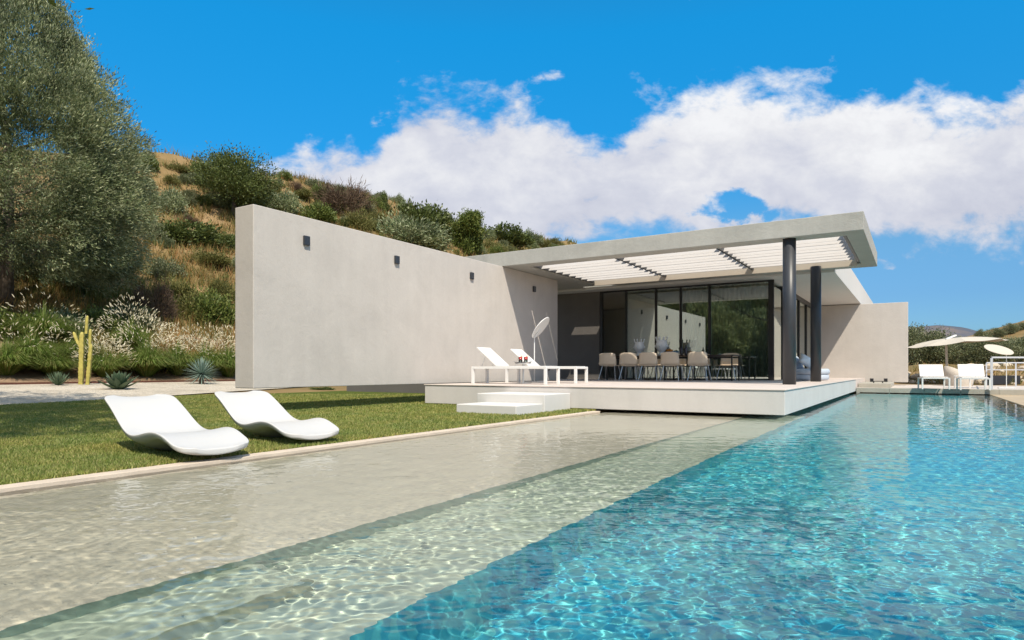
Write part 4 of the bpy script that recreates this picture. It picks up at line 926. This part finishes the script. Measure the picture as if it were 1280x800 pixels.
# ------------------------------------------------------------------ camera
cam = bpy.data.cameras.new('camera'); co = bpy.data.objects.new('camera', cam); COL.objects.link(co); S.camera = co
co.location = (0, 0, H); co.rotation_euler = (R(90), 0, TH); cam.sensor_width = 36; cam.lens = 36*F/1280; cam.shift_y = (HZ-400)/1280; cam.clip_end = 6000; cam.clip_start = .05
# ------------------------------------------------------------------ sun and sky
sd = Vector((-.555, .50, -1.0)).normalized()
sun = bpy.data.lights.new('sun', 'SUN'); sun.energy = 4.4; sun.angle = R(.5); sun.color = (1, .90, .75); so = bpy.data.objects.new('sun', sun); COL.objects.link(so)
so.rotation_euler = sd.to_track_quat('-Z', 'Y').to_euler(); so.location = (5, -5, 20); sun.cycles.is_caustics_light = True
elev = math.asin(-sd.z); az = math.atan2(-sd.x, -sd.y)
W = bpy.data.worlds.new('World'); S.world = W; W.use_nodes = True; nt = W.node_tree; nt.nodes.clear()
out = N(nt, 'ShaderNodeOutputWorld'); sky = N(nt, 'ShaderNodeTexSky', sky_type='NISHITA', sun_disc=False, sun_elevation=elev, sun_rotation=az, altitude=100., air_density=1., dust_density=.6, ozone_density=2.5)
tint = N(nt, 'ShaderNodeMix', data_type='RGBA', blend_type='MULTIPLY'); tint.inputs[0].default_value = 1; tint.inputs[7].default_value = (1, 1, 1, 1)
tcw = N(nt, 'ShaderNodeTexCoord'); sz = N(nt, 'ShaderNodeSeparateXYZ'); L(nt, tcw.outputs['Generated'], sz.inputs[0])
filt = ramp(nt, [(0, (.15, .26, .39)), (.1, (.16, .275, .39)), (.18, (.20, .35, .42)), (.30, (.045, .40, .56)), (.46, (.03, .53, .71)), (.9, (.15, .5, .6))]); L(nt, sz.outputs[2], filt.inputs['Fac'])
f2 = N(nt, 'ShaderNodeVectorMath', operation='SCALE'); f2.inputs['Scale'].default_value = 2.0; L(nt, filt.outputs['Color'], f2.inputs[0]); L(nt, f2.outputs[0], tint.inputs[7])
L(nt, sky.outputs['Color'], tint.inputs[6])
bg1 = N(nt, 'ShaderNodeBackground', i_Strength=.125); L(nt, tint.outputs[2], bg1.inputs['Color'])
tc = N(nt, 'ShaderNodeTexCoord')
def dot(v):
    d = N(nt, 'ShaderNodeVectorMath', operation='DOT_PRODUCT'); L(nt, tc.outputs['Generated'], d.inputs[0]); d.inputs[1].default_value = v; return d.outputs['Value']
def mth(op, a, b=None, c=None, cl=False):
    n = N(nt, 'ShaderNodeMath', operation=op, use_clamp=cl)
    for i, q in enumerate((a, b, c)):
        if q is None: continue
        if isinstance(q, (int, float)): n.inputs[i].default_value = q
        else: L(nt, q, n.inputs[i])
    return n.outputs[0]
df_ = mth('MAXIMUM', mth('ABSOLUTE', dot((-sT, cT, 0))), .05); px_ = mth('DIVIDE', dot((cT, sT, 0)), df_); pz_ = mth('DIVIDE', dot((0,0,1)), df_)
u_ = mth('MULTIPLY_ADD', px_, F/1280, .5); v_ = mth('MULTIPLY_ADD', pz_, -F/800, HZ/800)      # sky position: 0..1 across the bank of cloud
cmb = N(nt, 'ShaderNodeCombineXYZ'); L(nt, px_, cmb.inputs[0]); L(nt, pz_, cmb.inputs[1]); cmb.inputs[2].default_value = 3.7
def noise(sc, det, rough, dist=0., vec=None, sxy=(1,1.5,1), off=0.):
    mp = N(nt, 'ShaderNodeMapping'); mp.inputs['Scale'].default_value = sxy; mp.inputs['Location'].default_value = (off, off*.7, off*.3); L(nt, vec or cmb.outputs[0], mp.inputs['Vector'])
    n = N(nt, 'ShaderNodeTexNoise', i_Scale=sc, i_Detail=det, i_Roughness=rough, i_Distortion=dist); L(nt, mp.outputs['Vector'], n.inputs['Vector']); return n.outputs['Fac']
nd1 = noise(9., 8., .6, .3, off=8.1); nd2 = noise(9., 8., .6, .3, off=4.4)
u2 = mth('ADD', u_, mth('MULTIPLY', mth('SUBTRACT', nd1, .5), .075)); v2 = mth('ADD', v_, mth('MULTIPLY', mth('SUBTRACT', nd2, .5), .085))
tops = [(0,.43),(.26,.29),(.30,.262),(.335,.232),(.37,.222),(.388,.150),(.415,.128),(.45,.158),(.50,.158),(.55,.200),(.585,.232),(.60,.225),(.625,.180),(.67,.146),(.72,.152),(.77,.172),(.805,.143),(.86,.178),(.91,.182),(.95,.20),(1.0,.165)]
ur = N(nt, 'ShaderNodeMapRange'); ur.inputs[1].default_value = 0; ur.inputs[2].default_value = 1; L(nt, u2, ur.inputs[0])
tr_ = ramp(nt, tops); L(nt, ur.outputs[0], tr_.inputs['Fac'])
sx_ = N(nt, 'ShaderNodeSeparateColor'); L(nt, tr_.outputs['Color'], sx_.inputs[0]); ytop = sx_.outputs[0]
n1 = noise(5.5, 12., .58, .25); n2 = noise(16., 10., .6, .2, off=2.3); n3 = noise(2.6, 6., .55, .3, off=5.1)
yb_ = ramp(nt, [(0,.40),(.5,.41),(.80,.375),(.86,.38),(1,.40)]); L(nt, ur.outputs[0], yb_.inputs['Fac']); sb = N(nt, 'ShaderNodeSeparateColor'); L(nt, yb_.outputs['Color'], sb.inputs[0])
upE = mth('MULTIPLY', mth('SUBTRACT', v_, ytop), 11.)                # >0 below the top edge
dnE = mth('MULTIPLY', mth('SUBTRACT', sb.outputs[0], v_), 14.)
env = mth('MINIMUM', mth('MINIMUM', mth('ADD', upE, .38), dnE), 1.15)
hole = mth('ADD', mth('POWER', mth('MULTIPLY', mth('SUBTRACT', u2, .712), 21.), 2.), mth('POWER', mth('MULTIPLY', mth('SUBTRACT', v2, .322), 34.), 2.)); hole = mth('MULTIPLY', mth('SUBTRACT', 1.0, hole, cl=True), 1.75)
wis = mth('ADD', mth('POWER', mth('MULTIPLY', mth('SUBTRACT', u2, .538), 38.), 2.), mth('POWER', mth('MULTIPLY', mth('SUBTRACT', v2, .120), 38.), 2.)); wis = mth('MULTIPLY', mth('SUBTRACT', 1.0, wis, cl=True), 1.15)
wis2 = mth('ADD', mth('POWER', mth('MULTIPLY', mth('SUBTRACT', u2, .868), 40.), 2.), mth('POWER', mth('MULTIPLY', mth('SUBTRACT', v2, .402), 75.), 2.)); wis2 = mth('MULTIPLY', mth('SUBTRACT', 1.0, wis2, cl=True), .95)
env = mth('MAXIMUM', env, -1.7); env = mth('ADD', env, 0.); env = mth('MAXIMUM', env, mth('SUBTRACT', wis, .95)); env = mth('MAXIMUM', env, mth('SUBTRACT', wis2, .75)); env = mth('SUBTRACT', env, hole)
nz = mth('ADD', mth('MULTIPLY', mth('SUBTRACT', n1, .5), 3.0), mth('MULTIPLY', mth('SUBTRACT', n2, .5), 1.9))
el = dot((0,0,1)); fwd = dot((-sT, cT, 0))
veil = mth('MAXIMUM', mth('MULTIPLY', mth('SUBTRACT', el, .60, cl=True), 6., cl=True), mth('MULTIPLY', mth('SUBTRACT', -.05, fwd), 4., cl=True))  # unseen cloud added overhead and behind the camera to whiten the ambient light
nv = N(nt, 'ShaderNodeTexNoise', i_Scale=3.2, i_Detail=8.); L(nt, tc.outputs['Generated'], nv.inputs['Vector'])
dens = mth('ADD', env, nz); fill_veild = mth('MULTIPLY', veil, mth('ADD', mth('MULTIPLY', mth('SUBTRACT', nv.outputs['Fac'], .5), 5.), .75, cl=True))
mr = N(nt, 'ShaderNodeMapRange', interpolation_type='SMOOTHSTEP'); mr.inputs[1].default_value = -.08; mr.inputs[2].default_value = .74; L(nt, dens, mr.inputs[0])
mask = mth('MAXIMUM', mth('MULTIPLY', mth('MULTIPLY', mr.outputs[0], .97), mth('SUBTRACT', 1., veil)), mth('MULTIPLY', fill_veild, .85))
shd = mth('ADD', mth('MULTIPLY', mth('SUBTRACT', n3, .5), 1.5), mth('MULTIPLY', mth('SUBTRACT', n1, .5), 1.6)); shd = mth('ADD', shd, mth('MULTIPLY', mth('SUBTRACT', n2, .5), 1.0)); shd = mth('ADD', shd, mth('MULTIPLY', mth('SUBTRACT', v_, .25), -2.2)); shd = mth('ADD', shd, .52, cl=True)
cr = ramp(nt, [(0, (.45, .465, .545)), (.40, (.54, .55, .61)), (.8, (.67, .67, .69)), (1, (.73, .73, .74))]); L(nt, shd, cr.inputs['Fac'])
bg2 = N(nt, 'ShaderNodeBackground', i_Strength=1.0); L(nt, cr.outputs['Color'], bg2.inputs['Color'])
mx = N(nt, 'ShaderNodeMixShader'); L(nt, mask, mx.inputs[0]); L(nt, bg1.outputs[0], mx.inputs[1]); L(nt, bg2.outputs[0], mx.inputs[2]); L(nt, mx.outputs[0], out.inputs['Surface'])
# ------------------------------------------------------------------ render
S.view_settings.view_transform = 'Standard'; S.view_settings.look = 'None'; S.view_settings.gamma = 1; S.view_settings.exposure = 0.35; S.view_settings.use_curve_mapping = False
cy = S.cycles; cy.use_denoising = True; cy.max_bounces = 9; cy.diffuse_bounces = 3; cy.glossy_bounces = 4; cy.transmission_bounces = 6; cy.transparent_max_bounces = 12; cy.sample_clamp_indirect = 6.; cy.sample_clamp_direct = 0.
cy.caustics_reflective = False; cy.caustics_refractive = True; cy.use_adaptive_sampling = True; cy.adaptive_threshold = .015
